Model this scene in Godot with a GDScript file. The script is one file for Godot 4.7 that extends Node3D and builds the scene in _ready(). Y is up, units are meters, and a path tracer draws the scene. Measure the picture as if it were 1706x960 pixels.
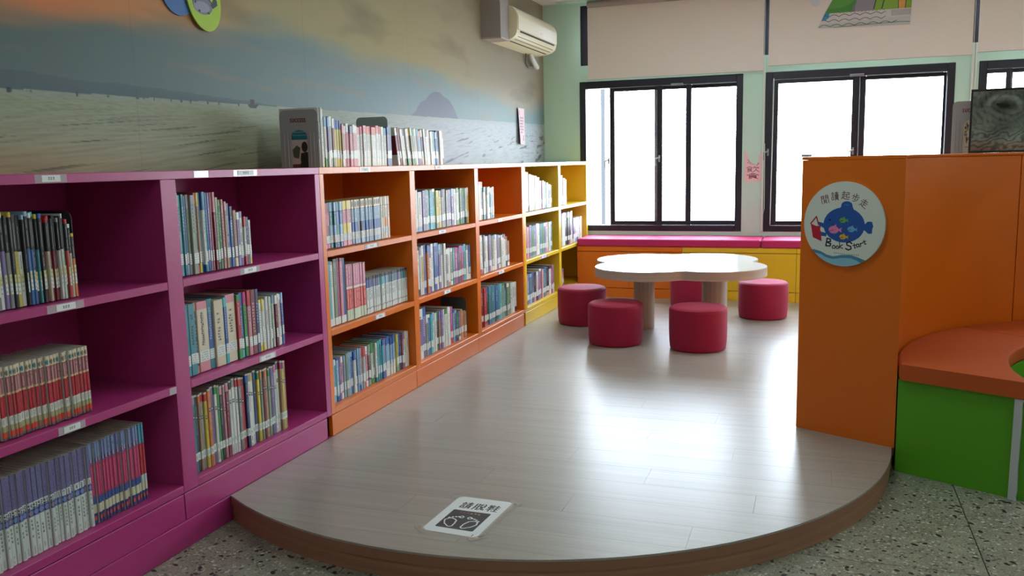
extends Node3D
# A children's corner of a library: magenta, orange and yellow bookcases along a mural wall, a round-fronted
# laminate platform with a clover table and stools, a window bench, and a curved orange booth.
# World: x = 0 is the plane of the bookcase fronts, z = 0 the window wall, y = 0 the terrazzo floor.

const STEP := 0.0906          # height of the platform
const WALL_X := -0.385        # mural wall
const TOP := 1.19             # top of the bookcases
const BOOTH := Vector2(3.347, 3.791)   # centre of the round booth (x, z)

var mats := {}
var used := {}
var rng := RandomNumberGenerator.new()


# ---------------------------------------------------------------- mesh builder
class MB:
	var v := PackedVector3Array()
	var n := PackedVector3Array()
	var t := PackedVector2Array()
	var fixed_uv := false
	var uv_const := Vector2.ZERO

	func auto_uv(p: Vector3, q: Vector3) -> Vector2:
		if fixed_uv:
			return uv_const
		var a := q.abs()
		if a.y >= a.x and a.y >= a.z:
			return Vector2(p.x, p.z)
		if a.x >= a.z:
			return Vector2(p.z, -p.y)
		return Vector2(p.x, -p.y)

	func tri(a: Vector3, b: Vector3, c: Vector3, na: Vector3, nb: Vector3, nc: Vector3, uvs = null) -> void:
		var face := (b - a).cross(c - a)
		var flip: bool = face.dot(na + nb + nc) > 0.0
		var ua: Vector2
		var ub: Vector2
		var uc: Vector2
		if uvs == null:
			ua = auto_uv(a, na)
			ub = auto_uv(b, na)
			uc = auto_uv(c, na)
		else:
			ua = uvs[0]
			ub = uvs[1]
			uc = uvs[2]
		if flip:
			v.append_array(PackedVector3Array([a, c, b]))
			n.append_array(PackedVector3Array([na, nc, nb]))
			t.append_array(PackedVector2Array([ua, uc, ub]))
		else:
			v.append_array(PackedVector3Array([a, b, c]))
			n.append_array(PackedVector3Array([na, nb, nc]))
			t.append_array(PackedVector2Array([ua, ub, uc]))

	func quad(p: Array, q: Vector3, uvs = null) -> void:
		var u1 = null
		var u2 = null
		if uvs != null:
			u1 = [uvs[0], uvs[1], uvs[2]]
			u2 = [uvs[0], uvs[2], uvs[3]]
		tri(p[0], p[1], p[2], q, q, q, u1)
		tri(p[0], p[2], p[3], q, q, q, u2)

	func quad_s(p: Array, q: Array, uvs = null) -> void:      # smooth quad
		var u1 = null
		var u2 = null
		if uvs != null:
			u1 = [uvs[0], uvs[1], uvs[2]]
			u2 = [uvs[0], uvs[2], uvs[3]]
		tri(p[0], p[1], p[2], q[0], q[1], q[2], u1)
		tri(p[0], p[2], p[3], q[0], q[2], q[3], u2)

	func box(lo: Vector3, hi: Vector3, c := 0.0, skip_axis := -1, skip_sign := 0) -> void:
		var m := (lo + hi) * 0.5
		var h := ((hi - lo) * 0.5).abs()
		c = minf(c, 0.45 * minf(h.x, minf(h.y, h.z)))
		for ax in 3:
			var u := (ax + 1) % 3
			var w := (ax + 2) % 3
			for s in [-1, 1]:
				if ax == skip_axis and s == skip_sign:
					continue
				var q := Vector3.ZERO
				q[ax] = s
				var pts := []
				for k in [[-1, -1], [1, -1], [1, 1], [-1, 1]]:
					var p := m
					p[ax] += s * h[ax]
					p[u] += k[0] * (h[u] - c)
					p[w] += k[1] * (h[w] - c)
					pts.append(p)
				quad(pts, q)
			if c > 0.0:
				for su in [-1, 1]:
					for sw in [-1, 1]:
						var q := Vector3.ZERO
						q[u] = su
						q[w] = sw
						var pts := []
						for k in [[-1, 0], [1, 0], [1, 1], [-1, 1]]:
							var p := m
							p[ax] += k[0] * (h[ax] - c)
							p[u] += su * (h[u] - (c if k[1] == 1 else 0.0))
							p[w] += sw * (h[w] - (0.0 if k[1] == 1 else c))
							pts.append(p)
						quad(pts, q.normalized())
		if c > 0.0:
			for sx in [-1, 1]:
				for sy in [-1, 1]:
					for sz in [-1, 1]:
						var q := Vector3(sx, sy, sz)
						var a := m + q * Vector3(h.x, h.y - c, h.z - c)
						var b := m + q * Vector3(h.x - c, h.y, h.z - c)
						var d := m + q * Vector3(h.x - c, h.y - c, h.z)
						var nn := q.normalized()
						tri(a, b, d, nn, nn, nn)

	func rounded(lo: Vector3, hi: Vector3, r: float, seg := 3) -> void:      # soft box
		var m := (lo + hi) * 0.5
		var h := (hi - lo) * 0.5
		r = minf(r, 0.98 * minf(h.x, minf(h.y, h.z)))
		for ax in 3:
			var u := (ax + 1) % 3
			var w := (ax + 2) % 3
			var lu := _steps(h[u], r, seg)
			var lw := _steps(h[w], r, seg)
			for s in [-1, 1]:
				for i in lu.size() - 1:
					for j in lw.size() - 1:
						var pts := []
						var ns := []
						for k in [[0, 0], [1, 0], [1, 1], [0, 1]]:
							var p := Vector3.ZERO
							p[ax] = s * h[ax]
							p[u] = lu[i + k[0]]
							p[w] = lw[j + k[1]]
							var inner := Vector3(clampf(p.x, -h.x + r, h.x - r), clampf(p.y, -h.y + r, h.y - r), clampf(p.z, -h.z + r, h.z - r))
							var q := (p - inner).normalized()
							pts.append(m + inner + q * r)
							ns.append(q)
						quad_s(pts, ns)

	func _steps(h: float, r: float, seg: int) -> Array:
		var o := []
		for k in seg + 1:
			o.append(-(h - r) - r * tan(PI / 4 * (1.0 - float(k) / seg)))
		for k in seg + 1:
			o.append((h - r) + r * tan(PI / 4 * float(k) / seg))
		return o

	# polygon in the plane (o; a, b), pushed along w
	func extrude(poly: PackedVector2Array, o: Vector3, a: Vector3, b: Vector3, w: Vector3, face_uv := false, smooth := false) -> void:
		var idx := Geometry2D.triangulate_polygon(poly)
		var area := 0.0
		for i in poly.size():
			area += poly[i].cross(poly[(i + 1) % poly.size()])
		var sgn := signf(area)
		var wn := w.normalized()
		var lo := poly[0]
		var hi := poly[0]
		for p in poly:
			lo = lo.min(p)
			hi = hi.max(p)
		for k in range(0, idx.size(), 3):
			var q := [poly[idx[k]], poly[idx[k + 1]], poly[idx[k + 2]]]
			var uvs = null
			if face_uv:
				uvs = []
				for p in q:
					uvs.append(Vector2((p.x - lo.x) / (hi.x - lo.x), 1.0 - (p.y - lo.y) / (hi.y - lo.y)))
			var p3 := []
			for p in q:
				p3.append(o + a * p.x + b * p.y)
			tri(p3[0] + w, p3[1] + w, p3[2] + w, wn, wn, wn, uvs)
			tri(p3[0], p3[1], p3[2], -wn, -wn, -wn, uvs)
		for i in poly.size():
			var p0 := poly[i]
			var p1 := poly[(i + 1) % poly.size()]
			var d := p1 - p0
			var nn := (a * d.y - b * d.x).normalized() * sgn
			var n0 := nn
			var n1 := nn
			if smooth:
				var dp := p0 - poly[i - 1]
				var dn := poly[(i + 2) % poly.size()] - p1
				var np := (a * dp.y - b * dp.x).normalized() * sgn
				var nx := (a * dn.y - b * dn.x).normalized() * sgn
				if np.dot(nn) > 0.7:
					n0 = (nn + np).normalized()
				if nx.dot(nn) > 0.7:
					n1 = (nn + nx).normalized()
			var q0 := o + a * p0.x + b * p0.y
			var q1 := o + a * p1.x + b * p1.y
			var uvs = null
			if face_uv:
				var e := Vector2(0.01, 0.01)
				uvs = [e, e, e, e]
			quad_s([q0, q1, q1 + w, q0 + w], [n0, n1, n1, n0], uvs)

	func lathe(prof: Array, o: Vector3, seg := 32) -> void:     # profile of (radius, height), turned round y
		var nrm := []
		for i in prof.size():
			var a: Vector2 = prof[maxi(i - 1, 0)]
			var b: Vector2 = prof[mini(i + 1, prof.size() - 1)]
			var d := b - a
			nrm.append(Vector2(d.y, -d.x).normalized())
		for i in prof.size() - 1:
			for k in seg:
				var pts := []
				var ns := []
				for c in [[i, k], [i + 1, k], [i + 1, k + 1], [i, k + 1]]:
					var th: float = TAU * c[1] / seg
					var p: Vector2 = prof[c[0]]
					var q: Vector2 = nrm[c[0]]
					pts.append(o + Vector3(cos(th) * p.x, p.y, sin(th) * p.x))
					ns.append(Vector3(cos(th) * q.x, q.y, sin(th) * q.x))
				if (pts[0] - pts[3]).length() < 1e-7:
					tri(pts[0], pts[1], pts[2], ns[0], ns[1], ns[2])
				elif (pts[1] - pts[2]).length() < 1e-7:
					tri(pts[0], pts[1], pts[3], ns[0], ns[1], ns[3])
				else:
					quad_s(pts, ns)

	func tube(pts: Array, r: float, seg := 8, caps := true) -> void:
		var rings := []
		for i in pts.size():
			var d: Vector3 = (pts[mini(i + 1, pts.size() - 1)] - pts[maxi(i - 1, 0)]).normalized()
			var s := d.cross(Vector3.UP)
			if s.length() < 0.05:
				s = d.cross(Vector3.RIGHT)
			s = s.normalized()
			var w := s.cross(d).normalized()
			var ring := []
			for k in seg:
				var th := TAU * k / seg
				ring.append(s * cos(th) + w * sin(th))
			rings.append(ring)
		for i in pts.size() - 1:
			for k in seg:
				var k1 := (k + 1) % seg
				quad_s([pts[i] + rings[i][k] * r, pts[i] + rings[i][k1] * r, pts[i + 1] + rings[i + 1][k1] * r, pts[i + 1] + rings[i + 1][k] * r],
					[rings[i][k], rings[i][k1], rings[i + 1][k1], rings[i + 1][k]])
		if caps:
			for e in [0, pts.size() - 1]:
				var d: Vector3 = (pts[1] - pts[0]).normalized() * -1.0 if e == 0 else (pts[-1] - pts[-2]).normalized()
				for k in seg:
					tri(pts[e], pts[e] + rings[e][k] * r, pts[e] + rings[e][(k + 1) % seg] * r, d, d, d)

	# closed profile (radius, y) swept round the booth's centre; a0[i], a1[i]: start and end angle of each profile point
	func sweep(prof: PackedVector2Array, c: Vector2, a0: PackedFloat32Array, a1: PackedFloat32Array, seg: int, smooth := true) -> void:
		var m := prof.size()
		var area := 0.0
		for i in m:
			area += prof[i].cross(prof[(i + 1) % m])
		var sgn := signf(area)
		for i in m:
			var j := (i + 1) % m
			var d := prof[j] - prof[i]
			var nn := Vector2(d.y, -d.x).normalized() * sgn
			var np := nn
			var nx := nn
			if smooth:
				var dp := prof[i] - prof[i - 1]
				var dn := prof[(j + 1) % m] - prof[j]
				var pn := Vector2(dp.y, -dp.x).normalized() * sgn
				var xn := Vector2(dn.y, -dn.x).normalized() * sgn
				if pn.dot(nn) > 0.6:
					np = (nn + pn).normalized()
				if xn.dot(nn) > 0.6:
					nx = (nn + xn).normalized()
			for k in seg:
				var pts := []
				var ns := []
				for e in [[i, k], [j, k], [j, k + 1], [i, k + 1]]:
					var f := float(e[1]) / seg
					var th := lerpf(a0[e[0]], a1[e[0]], f)
					var p := prof[e[0]]
					var q := np if e[0] == i else nx
					pts.append(Vector3(c.x + cos(th) * p.x, p.y, c.y + sin(th) * p.x))
					ns.append(Vector3(cos(th) * q.x, q.y, sin(th) * q.x))
				quad_s(pts, ns)
		var idx := Geometry2D.triangulate_polygon(prof)
		for e in [0, 1]:
			var at := func(i: int) -> Vector3:
				var th: float = a0[i] if e == 0 else a1[i]
				return Vector3(c.x + cos(th) * prof[i].x, prof[i].y, c.y + sin(th) * prof[i].x)
			var th0: float = a0[0] if e == 0 else a1[0]
			var tang := Vector3(-sin(th0), 0, cos(th0)) * (-1.0 if e == 0 else 1.0)
			for k in range(0, idx.size(), 3):
				var p0: Vector3 = at.call(idx[k])
				var p1: Vector3 = at.call(idx[k + 1])
				var p2: Vector3 = at.call(idx[k + 2])
				var g := (p1 - p0).cross(p2 - p0).normalized()
				if g.dot(tang) < 0.0:
					g = -g
				tri(p0, p1, p2, g, g, g)

	func mesh(m: Material, off := Vector3.ZERO) -> ArrayMesh:
		var pv := v
		if off != Vector3.ZERO:
			pv = PackedVector3Array()
			pv.resize(v.size())
			for i in v.size():
				pv[i] = v[i] - off
		var a := []
		a.resize(Mesh.ARRAY_MAX)
		a[Mesh.ARRAY_VERTEX] = pv
		a[Mesh.ARRAY_NORMAL] = n
		a[Mesh.ARRAY_TEX_UV] = t
		var r := ArrayMesh.new()
		r.add_surface_from_arrays(Mesh.PRIMITIVE_TRIANGLES, a)
		if m:
			r.surface_set_material(0, m)
		return r


# ---------------------------------------------------------------- painting flat print
class Paint:
	var im: Image
	var w: int
	var h: int

	func _init(ww: int, hh: int, bg: Color) -> void:
		w = ww
		h = hh
		im = Image.create(w, h, false, Image.FORMAT_RGB8)
		im.fill(bg)

	func rect(x: float, y: float, ww: float, hh: float, c: Color) -> void:
		im.fill_rect(Rect2i(roundi(x), roundi(y), maxi(1, roundi(ww)), maxi(1, roundi(hh))), c)

	func poly(p: PackedVector2Array, c: Color) -> void:
		var lo := h
		var hi := 0
		for q in p:
			lo = mini(lo, int(floor(q.y)))
			hi = maxi(hi, int(ceil(q.y)))
		for y in range(maxi(lo, 0), mini(hi, h - 1) + 1):
			var xs := []
			var fy := y + 0.5
			for i in p.size():
				var a := p[i]
				var b := p[(i + 1) % p.size()]
				if (a.y <= fy) != (b.y <= fy):
					xs.append(a.x + (fy - a.y) / (b.y - a.y) * (b.x - a.x))
			xs.sort()
			for k in range(0, xs.size() - 1, 2):
				var x0 := maxi(0, roundi(xs[k]))
				var x1 := mini(w, roundi(xs[k + 1]))
				if x1 > x0:
					im.fill_rect(Rect2i(x0, y, x1 - x0, 1), c)

	func oval(cx: float, cy: float, rx: float, ry: float, c: Color, turn := 0.0) -> void:
		var p := PackedVector2Array()
		for k in 32:
			p.append(Vector2(cx, cy) + Vector2(cos(TAU * k / 32) * rx, sin(TAU * k / 32) * ry).rotated(turn))
		poly(p, c)

	func line(pts: Array, r: float, c: Color) -> void:
		for i in pts.size() - 1:
			var a: Vector2 = pts[i]
			var b: Vector2 = pts[i + 1]
			var d := (b - a).normalized().orthogonal() * r
			poly(PackedVector2Array([a + d, b + d, b - d, a - d]), c)
		for q in pts:
			oval(q.x, q.y, r, r, c)

	# strokes "x,y x,y;x,y x,y" on a 10 x 10 grid
	func glyph(s: String, o: Vector2, size: Vector2, r: float, c: Color, turn := 0.0) -> void:
		for st in s.split(";"):
			var pts := []
			for xy in st.strip_edges().split(" "):
				var k := xy.split(",")
				var q := (Vector2(float(k[0]), float(k[1])) / 10.0 - Vector2(0.5, 0.5)) * size
				pts.append(o + q.rotated(turn))
			line(pts, r, c)

	func tex() -> ImageTexture:
		return ImageTexture.create_from_image(im)


# ---------------------------------------------------------------- helpers
func col(r: int, g: int, b: int) -> Color:
	return Color8(r, g, b)


func mat(key: String, c: Color, rough := 0.6, opt := {}) -> StandardMaterial3D:
	if mats.has(key):
		return mats[key]
	var m := StandardMaterial3D.new()
	m.albedo_color = c
	m.roughness = rough
	for k in opt:
		m.set(k, opt[k])
	mats[key] = m
	return m


func numbered(called: String) -> String:
	if not used.has(called):
		used[called] = 0
		return called
	used[called] += 1
	return "%s_%03d" % [called, used[called]]


func thing(called: String, label: String, category: String, at := Vector3.ZERO, group := "") -> Node3D:
	var o := Node3D.new()
	o.name = numbered(called)
	add_child(o, true)
	o.position = at
	o.set_meta("label", label)
	o.set_meta("category", category)
	if group != "":
		o.set_meta("group", group)
	return o


func structure(called: String, at := Vector3.ZERO, label := "") -> Node3D:
	var o := Node3D.new()
	o.name = called
	add_child(o, true)
	o.position = at
	o.set_meta("kind", "structure")
	if label != "":
		o.set_meta("label", label)
	return o


func origin_of(o: Node) -> Vector3:
	var p := Vector3.ZERO
	while o != null and o != self:
		p += (o as Node3D).position
		o = o.get_parent()
	return p


# a part; the builder's points are world points
func part(parent: Node, called: String, b: MB, m: Material, label := "") -> MeshInstance3D:
	var o := MeshInstance3D.new()
	o.name = called
	o.mesh = b.mesh(m, origin_of(parent))
	parent.add_child(o, true)
	if label != "":
		o.set_meta("label", label)
	return o


# a thing that is a single mesh
func solid(called: String, b: MB, m: Material, at: Vector3, label: String, category: String, group := "") -> MeshInstance3D:
	var o := MeshInstance3D.new()
	o.name = numbered(called)
	o.mesh = b.mesh(m, at)
	add_child(o, true)
	o.position = at
	if label != "":
		o.set_meta("label", label)
	if category != "":
		o.set_meta("category", category)
	if group != "":
		o.set_meta("group", group)
	return o


func bx(lo: Vector3, hi: Vector3, c := 0.0) -> MB:
	var b := MB.new()
	b.box(lo, hi, c)
	return b


func noise(freq: float, oct: int, sd: int) -> FastNoiseLite:
	var f := FastNoiseLite.new()
	f.noise_type = FastNoiseLite.TYPE_SIMPLEX_SMOOTH
	f.frequency = freq
	f.fractal_octaves = oct
	f.seed = sd
	return f


func image_tex(w: int, h: int, f: Callable) -> ImageTexture:
	var d := PackedByteArray()
	d.resize(w * h * 3)
	var k := 0
	for y in h:
		for x in w:
			var c: Color = f.call(x, y)
			d[k] = clampi(int(c.r * 255.0), 0, 255)
			d[k + 1] = clampi(int(c.g * 255.0), 0, 255)
			d[k + 2] = clampi(int(c.b * 255.0), 0, 255)
			k += 3
	return ImageTexture.create_from_image(Image.create_from_data(w, h, false, Image.FORMAT_RGB8, d))


func textured(key: String, tex: Texture2D, rough: float, scale := Vector3.ONE, opt := {}) -> StandardMaterial3D:
	var m := mat(key, Color.WHITE, rough, opt)
	m.albedo_texture = tex
	m.uv1_scale = scale
	return m


# ---------------------------------------------------------------- computed textures
func wood_image(base: Color, dark: Color, sd: int) -> ImageTexture:
	var a := noise(0.006, 3, sd)
	var b := noise(0.03, 2, sd + 1)
	var c := noise(0.004, 2, sd + 2)
	return image_tex(768, 512, func(x: int, y: int) -> Color:
		var s := a.get_noise_2d(x * 0.10, y * 7.0) * 0.5 + b.get_noise_2d(x * 0.08, y * 7.0) * 0.45 + c.get_noise_2d(x * 0.6, y * 1.2) * 0.12
		return base.lerp(dark, clampf(0.42 + s * 0.75, 0.0, 1.0)))


func terrazzo_image(sd: int) -> ImageTexture:
	var w := 768
	var big := noise(0.006, 2, sd)
	var fine := noise(0.12, 2, sd + 4)
	var p := Paint.new(8, 8, Color.BLACK)
	p.w = w
	p.h = w
	var d := PackedByteArray()
	d.resize(w * w * 3)
	var k := 0
	for y in w:
		for x in w:
			var s := big.get_noise_2d(x, y) * 0.06 + fine.get_noise_2d(x, y) * 0.1
			var c := Color(0.57 + s, 0.57 + s, 0.50 + s * 0.9)
			d[k] = int(c.r * 255.0)
			d[k + 1] = int(c.g * 255.0)
			d[k + 2] = int(c.b * 255.0)
			k += 3
	p.im = Image.create_from_data(w, w, false, Image.FORMAT_RGB8, d)
	var g := RandomNumberGenerator.new()
	g.seed = sd
	var tones := [col(198, 198, 186), col(120, 112, 96), col(168, 158, 136), col(96, 98, 92), col(184, 184, 174), col(150, 152, 146)]
	for i in 3800:
		var cx := g.randf() * w
		var cy := g.randf() * w
		var r := 1.2 + g.randf() * 2.6
		p.oval(cx, cy, r * (1.0 + g.randf()), r, tones[g.randi() % 6], g.randf() * PI)
	for i in 900:
		var r := 1.0 + pow(g.randf(), 3.0) * 5.0
		p.oval(g.randf() * w, g.randf() * w, r * (1.0 + g.randf()), r, col(36, 38, 36), g.randf() * PI)
	return p.tex()


# the sea at dusk printed along the wall: x = 0 is z = 7.4, right edge z = 0; top y = 2.5, bottom y = 1.1
func mural_image() -> ImageTexture:
	var w := 1536
	var h := 400
	var cl := noise(0.9, 4, 11)
	var cl2 := noise(2.2, 3, 12)
	var wv := noise(7.0, 3, 13)
	var wv2 := noise(22.0, 2, 14)
	var prof := [0.0, 0.18, 0.52, 0.63, 0.9, 1.0, 1.0, 0.84, 0.74, 0.47, 0.0]
	return image_tex(w, h, func(px: int, py: int) -> Color:
		var z := 7.4 * (1.0 - (px + 0.5) / w)
		var y := 2.5 - 1.4 * (py + 0.5) / h
		var hz := 1.512 - 0.0135 * z
		var f := clampf(z / 5.3, 0.0, 1.3)             # 0 by the windows, 1 near the viewer
		var c: Color
		if y < hz:
			var s := (hz - y) / 0.3
			c = Color(0.68, 0.72, 0.76).lerp(Color(0.62, 0.655, 0.55), smoothstep(0.35, 0.85, f))
			c = c.lerp(Color(0.52, 0.49, 0.38), smoothstep(0.5, 1.0, s) * smoothstep(0.55, 0.8, f) * 0.6)
			c = c.lerp(Color(0.72, 0.57, 0.42), smoothstep(0.8, 1.05, f) * smoothstep(0.2, 0.9, s) * 0.7)
			var k := 1.0 + s * 1.4
			var n1 := wv.get_noise_2d(z * 0.9 / k, (hz - y) * 6.0 / k)
			var n2 := wv2.get_noise_2d(z * 0.5 / k, (hz - y) * 7.0 / k)
			c = c.darkened(clampf((n1 - 0.33) * 2.6, 0.0, 0.42) * smoothstep(0.05, 0.5, s))
			c = c.lightened(clampf(n2 * 0.12, 0.0, 0.1))
			c = c.darkened(clampf(-n2 * 0.14, 0.0, 0.1))
			c = c.lerp(Color(0.60, 0.66, 0.64), (1.0 - smoothstep(0.0, 0.12, s)) * 0.5)
		else:
			var edge := 1.60 + 0.06 * smoothstep(0.0, 1.9, z) + 0.13 * smoothstep(1.6, 3.9, z) - 0.17 * smoothstep(3.9, 5.4, z)
			edge += cl.get_noise_2d(z * 0.5, y * 1.5) * 0.12 + cl2.get_noise_2d(z * 0.6, y * 3.0) * 0.04
			var cool := Color(0.50, 0.595, 0.62).lerp(Color(0.36, 0.44, 0.44), smoothstep(0.5, 1.0, f))
			var warm := Color(0.63, 0.60, 0.55).lerp(Color(0.68, 0.64, 0.48), smoothstep(0.15, 0.6, f))
			warm = warm.lerp(Color(0.84, 0.54, 0.32), smoothstep(0.72, 0.98, f))
			var t := smoothstep(-0.06, 0.10, y - edge)
			c = cool.lerp(warm, t)
			c = c.lerp(Color(0.62, 0.53, 0.47), clampf(cl2.get_noise_2d(z * 0.35 + y * 1.0, y * 3.5 - z * 0.3) * 0.9 - 0.1, 0.0, 0.3) * (1.0 - t))
			c = c.darkened(clampf(cl.get_noise_2d(z * 0.8 + 5.0, y * 3.0) * 0.35 - 0.04, 0.0, 0.25) * t)
			c = c.lerp(Color(0.60, 0.57, 0.48), smoothstep(1.85, 2.3, y) * 0.6)
			var hill := 0.052 * smoothstep(3.7, 5.4, z) + cl.get_noise_1d(z * 1.6) * 0.02 * smoothstep(3.6, 4.6, z)
			if y - hz < hill:
				c = Color(0.27, 0.36, 0.39).lerp(c, 0.15 + 0.35 * (y - hz) / maxf(hill, 0.001))
			if z > 1.906 and z < 2.614:
				var u := (2.614 - z) / 0.708 * 10.0
				var i := int(u)
				var top: float = lerpf(prof[i], prof[mini(i + 1, 10)], u - i) * 0.155
				if y - hz < top + cl2.get_noise_1d(z * 9.0) * 0.004:
					c = Color(0.40, 0.43, 0.51)
		if absf(y - hz + 0.004) < 0.007 and z > 4.2:
			var bn := cl2.get_noise_1d(z * 12.0) - 0.30 - absf(y - hz + 0.004) * 18.0
			c = c.lerp(Color(0.12, 0.15, 0.16), clampf(bn * 9.0, 0.0, 0.8))
		var bz := 4.115 - z
		if absf(bz) < 0.036 - maxf(hz - y, 0.0) * 1.2 and y > hz - 0.012 and y < hz + 0.002 + (0.020 if absf(bz + 0.004) < 0.016 else 0.0):
			c = Color(0.16, 0.20, 0.25)
		var seam := fposmod(z + 0.62, 1.08)
		if seam < 0.006:
			c = c.darkened(0.06)
		var g := c.get_luminance()
		c = Color(g, g, g).lerp(c, 1.25)
		return c.darkened(0.08))


const GLYPHS := {
	"read_a": "1,9.4 1,1 4,1 4,4 1,4;1,2.5 4,2.5;9,9.4 9,1 6,1 6,4 9,4;6,2.5 9,2.5;4.2,5 3.4,5.9;5.8,5 6.6,5.9;3.6,6.2 6.4,6.2 6.4,7.5 3.6,7.5 3.6,6.2;4.6,7.5 3,9.2;5.6,7.5 5.6,8.8 7.2,9",
	"read_b": "2,0.8 2.8,1.4;0.8,2.2 4,2.2;1.3,3.5 3.6,3.5;1.3,4.8 3.6,4.8;1.3,6.2 3.6,6.2 3.6,8.8 1.3,8.8 1.3,6.2;7,0.5 7,2.6;5.2,1.4 9,1.4;5.6,2.6 8.6,2.6;5.2,3.5 9,3.5 9,4.8 5.2,4.8 5.2,3.5;6.5,3.5 6.5,4.8;7.8,3.5 7.8,4.8;5.6,5.6 8.6,5.6 8.6,8.2 5.6,8.2 5.6,5.6;5.6,6.5 8.6,6.5;5.6,7.3 8.6,7.3;6.2,8.3 5.2,9.5;8,8.3 9,9.5",
	"rise": "1,2 5,2;3,0.6 3,4;0.6,4 5.4,4;3,4 3,8;3,6 5,6;1.6,5.2 1.4,7 0.5,9;1.4,7.2 4,8.8 9.4,9;6,2 9,2 9,4 6,4 6,7 9.2,7 9.2,6",
	"step": "5,0.5 5,4;5,2.2 8,2.2;2.5,2 2.5,4;1,4 9,4;5,4.6 5,7.4 4.2,7;3,5.2 2,6.8;7,5.2 8.2,6.2;8,6.2 6,8.4 2.5,9.4",
	"walk": "2,2 8,2;5,0.5 5,4;1,4 9,4;5,4 5,8;5,6 8,6;3,5.2 2.6,7 1,9.2;2.6,7 5,8.6 9.4,9",
	"ask": "2,0.8 2.8,1.4;0.8,2.2 4,2.2;1.3,3.5 3.6,3.5;1.3,4.8 3.6,4.8;1.3,6.2 3.6,6.2 3.6,8.8 1.3,8.8 1.3,6.2;5.4,1.4 9,1.4;7.2,0.4 7.2,4;5.6,2.7 8.8,2.7;5,4 9.4,4;5.8,5.2 5.8,8.4 5.2,9.4;5.8,5.2 8.6,5.2 8.6,9 8,9;5.8,6.4 8.6,6.4;5.8,7.6 8.6,7.6",
	"off": "1.2,1 1.2,7 0.6,9.3;1.2,1 3.8,1 3.8,9 3.2,8.8;1.2,3.6 3.8,3.6;1.2,6 3.8,6;6,0.6 5.2,2;8,0.6 9,2;5.6,2.8 8.8,2.8 8.8,5 5.6,5 5.6,2.8;6.6,5 6.4,7.4 5,9.2;7.8,5 7.8,8.6 9.4,8.8 9.4,7.8",
	"shoe": "1.6,0.5 1.6,2.4;3.8,0.5 3.8,2.4;0.6,1.4 4.8,1.4;1.6,2.4 3.8,2.4;1,3.4 4.4,3.4 4.4,5.2 1,5.2 1,3.4;2.7,2.4 2.7,9.4;0.5,7 4.9,7;5.6,2 9.2,2;7.4,0.5 7.4,4;5.3,4 9.5,4;5.7,6.2 9.1,6.2;7.4,4.8 7.4,9;5.2,9 9.6,9",
	"drink": "2.6,0.5 0.5,2.6;2.6,0.5 4.7,2.6;1.4,3.4 3.9,3.4 3.9,6.4 1.4,6.4;1.4,4.9 3.9,4.9;1.4,3.4 1.4,9 2.8,8.2;2.6,6.6 4.6,8.8;6.4,0.6 5.4,3;6.2,2 9.2,2 8.4,3.6;7.4,3 7.2,5.6 5.2,9.2;7.2,5.6 9.4,9.2",
	"eat": "5,0.5 0.8,4;5,0.5 9.2,4;4,2.6 6,2.6;2.4,4.2 7.4,4.2 7.4,6.8 2.4,6.8;2.4,5.5 7.4,5.5;2.4,4.2 2.4,9.2 4.4,8.2;5,6.8 8.6,9.4;7.6,7.4 6.2,8.2",
	"B": "2,1 2,9;2,1 6,1.4 6.4,3.6 2.2,5 7,6 6.6,8.4 2,9",
	"o": "5,4 2.5,6 3.4,8.8 6.6,8.8 7.5,6 5,4",
	"k": "3,1 3,9;7,4 3,6.6 7.4,9",
	"S": "8,2.4 5.6,0.8 2.4,2 3,4.4 7,5.6 7.4,8 4.6,9.4 1.6,8",
	"t": "5,2 5,8.6 7,8.6;2.6,4.4 7.6,4.2",
	"a": "7,5 4,4 2.4,7 4,9 7,7.4;7,4.4 7,8 8.2,9",
	"r": "3,4 3,9;3,6 5,4.2 7.6,4.4",
}


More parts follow.
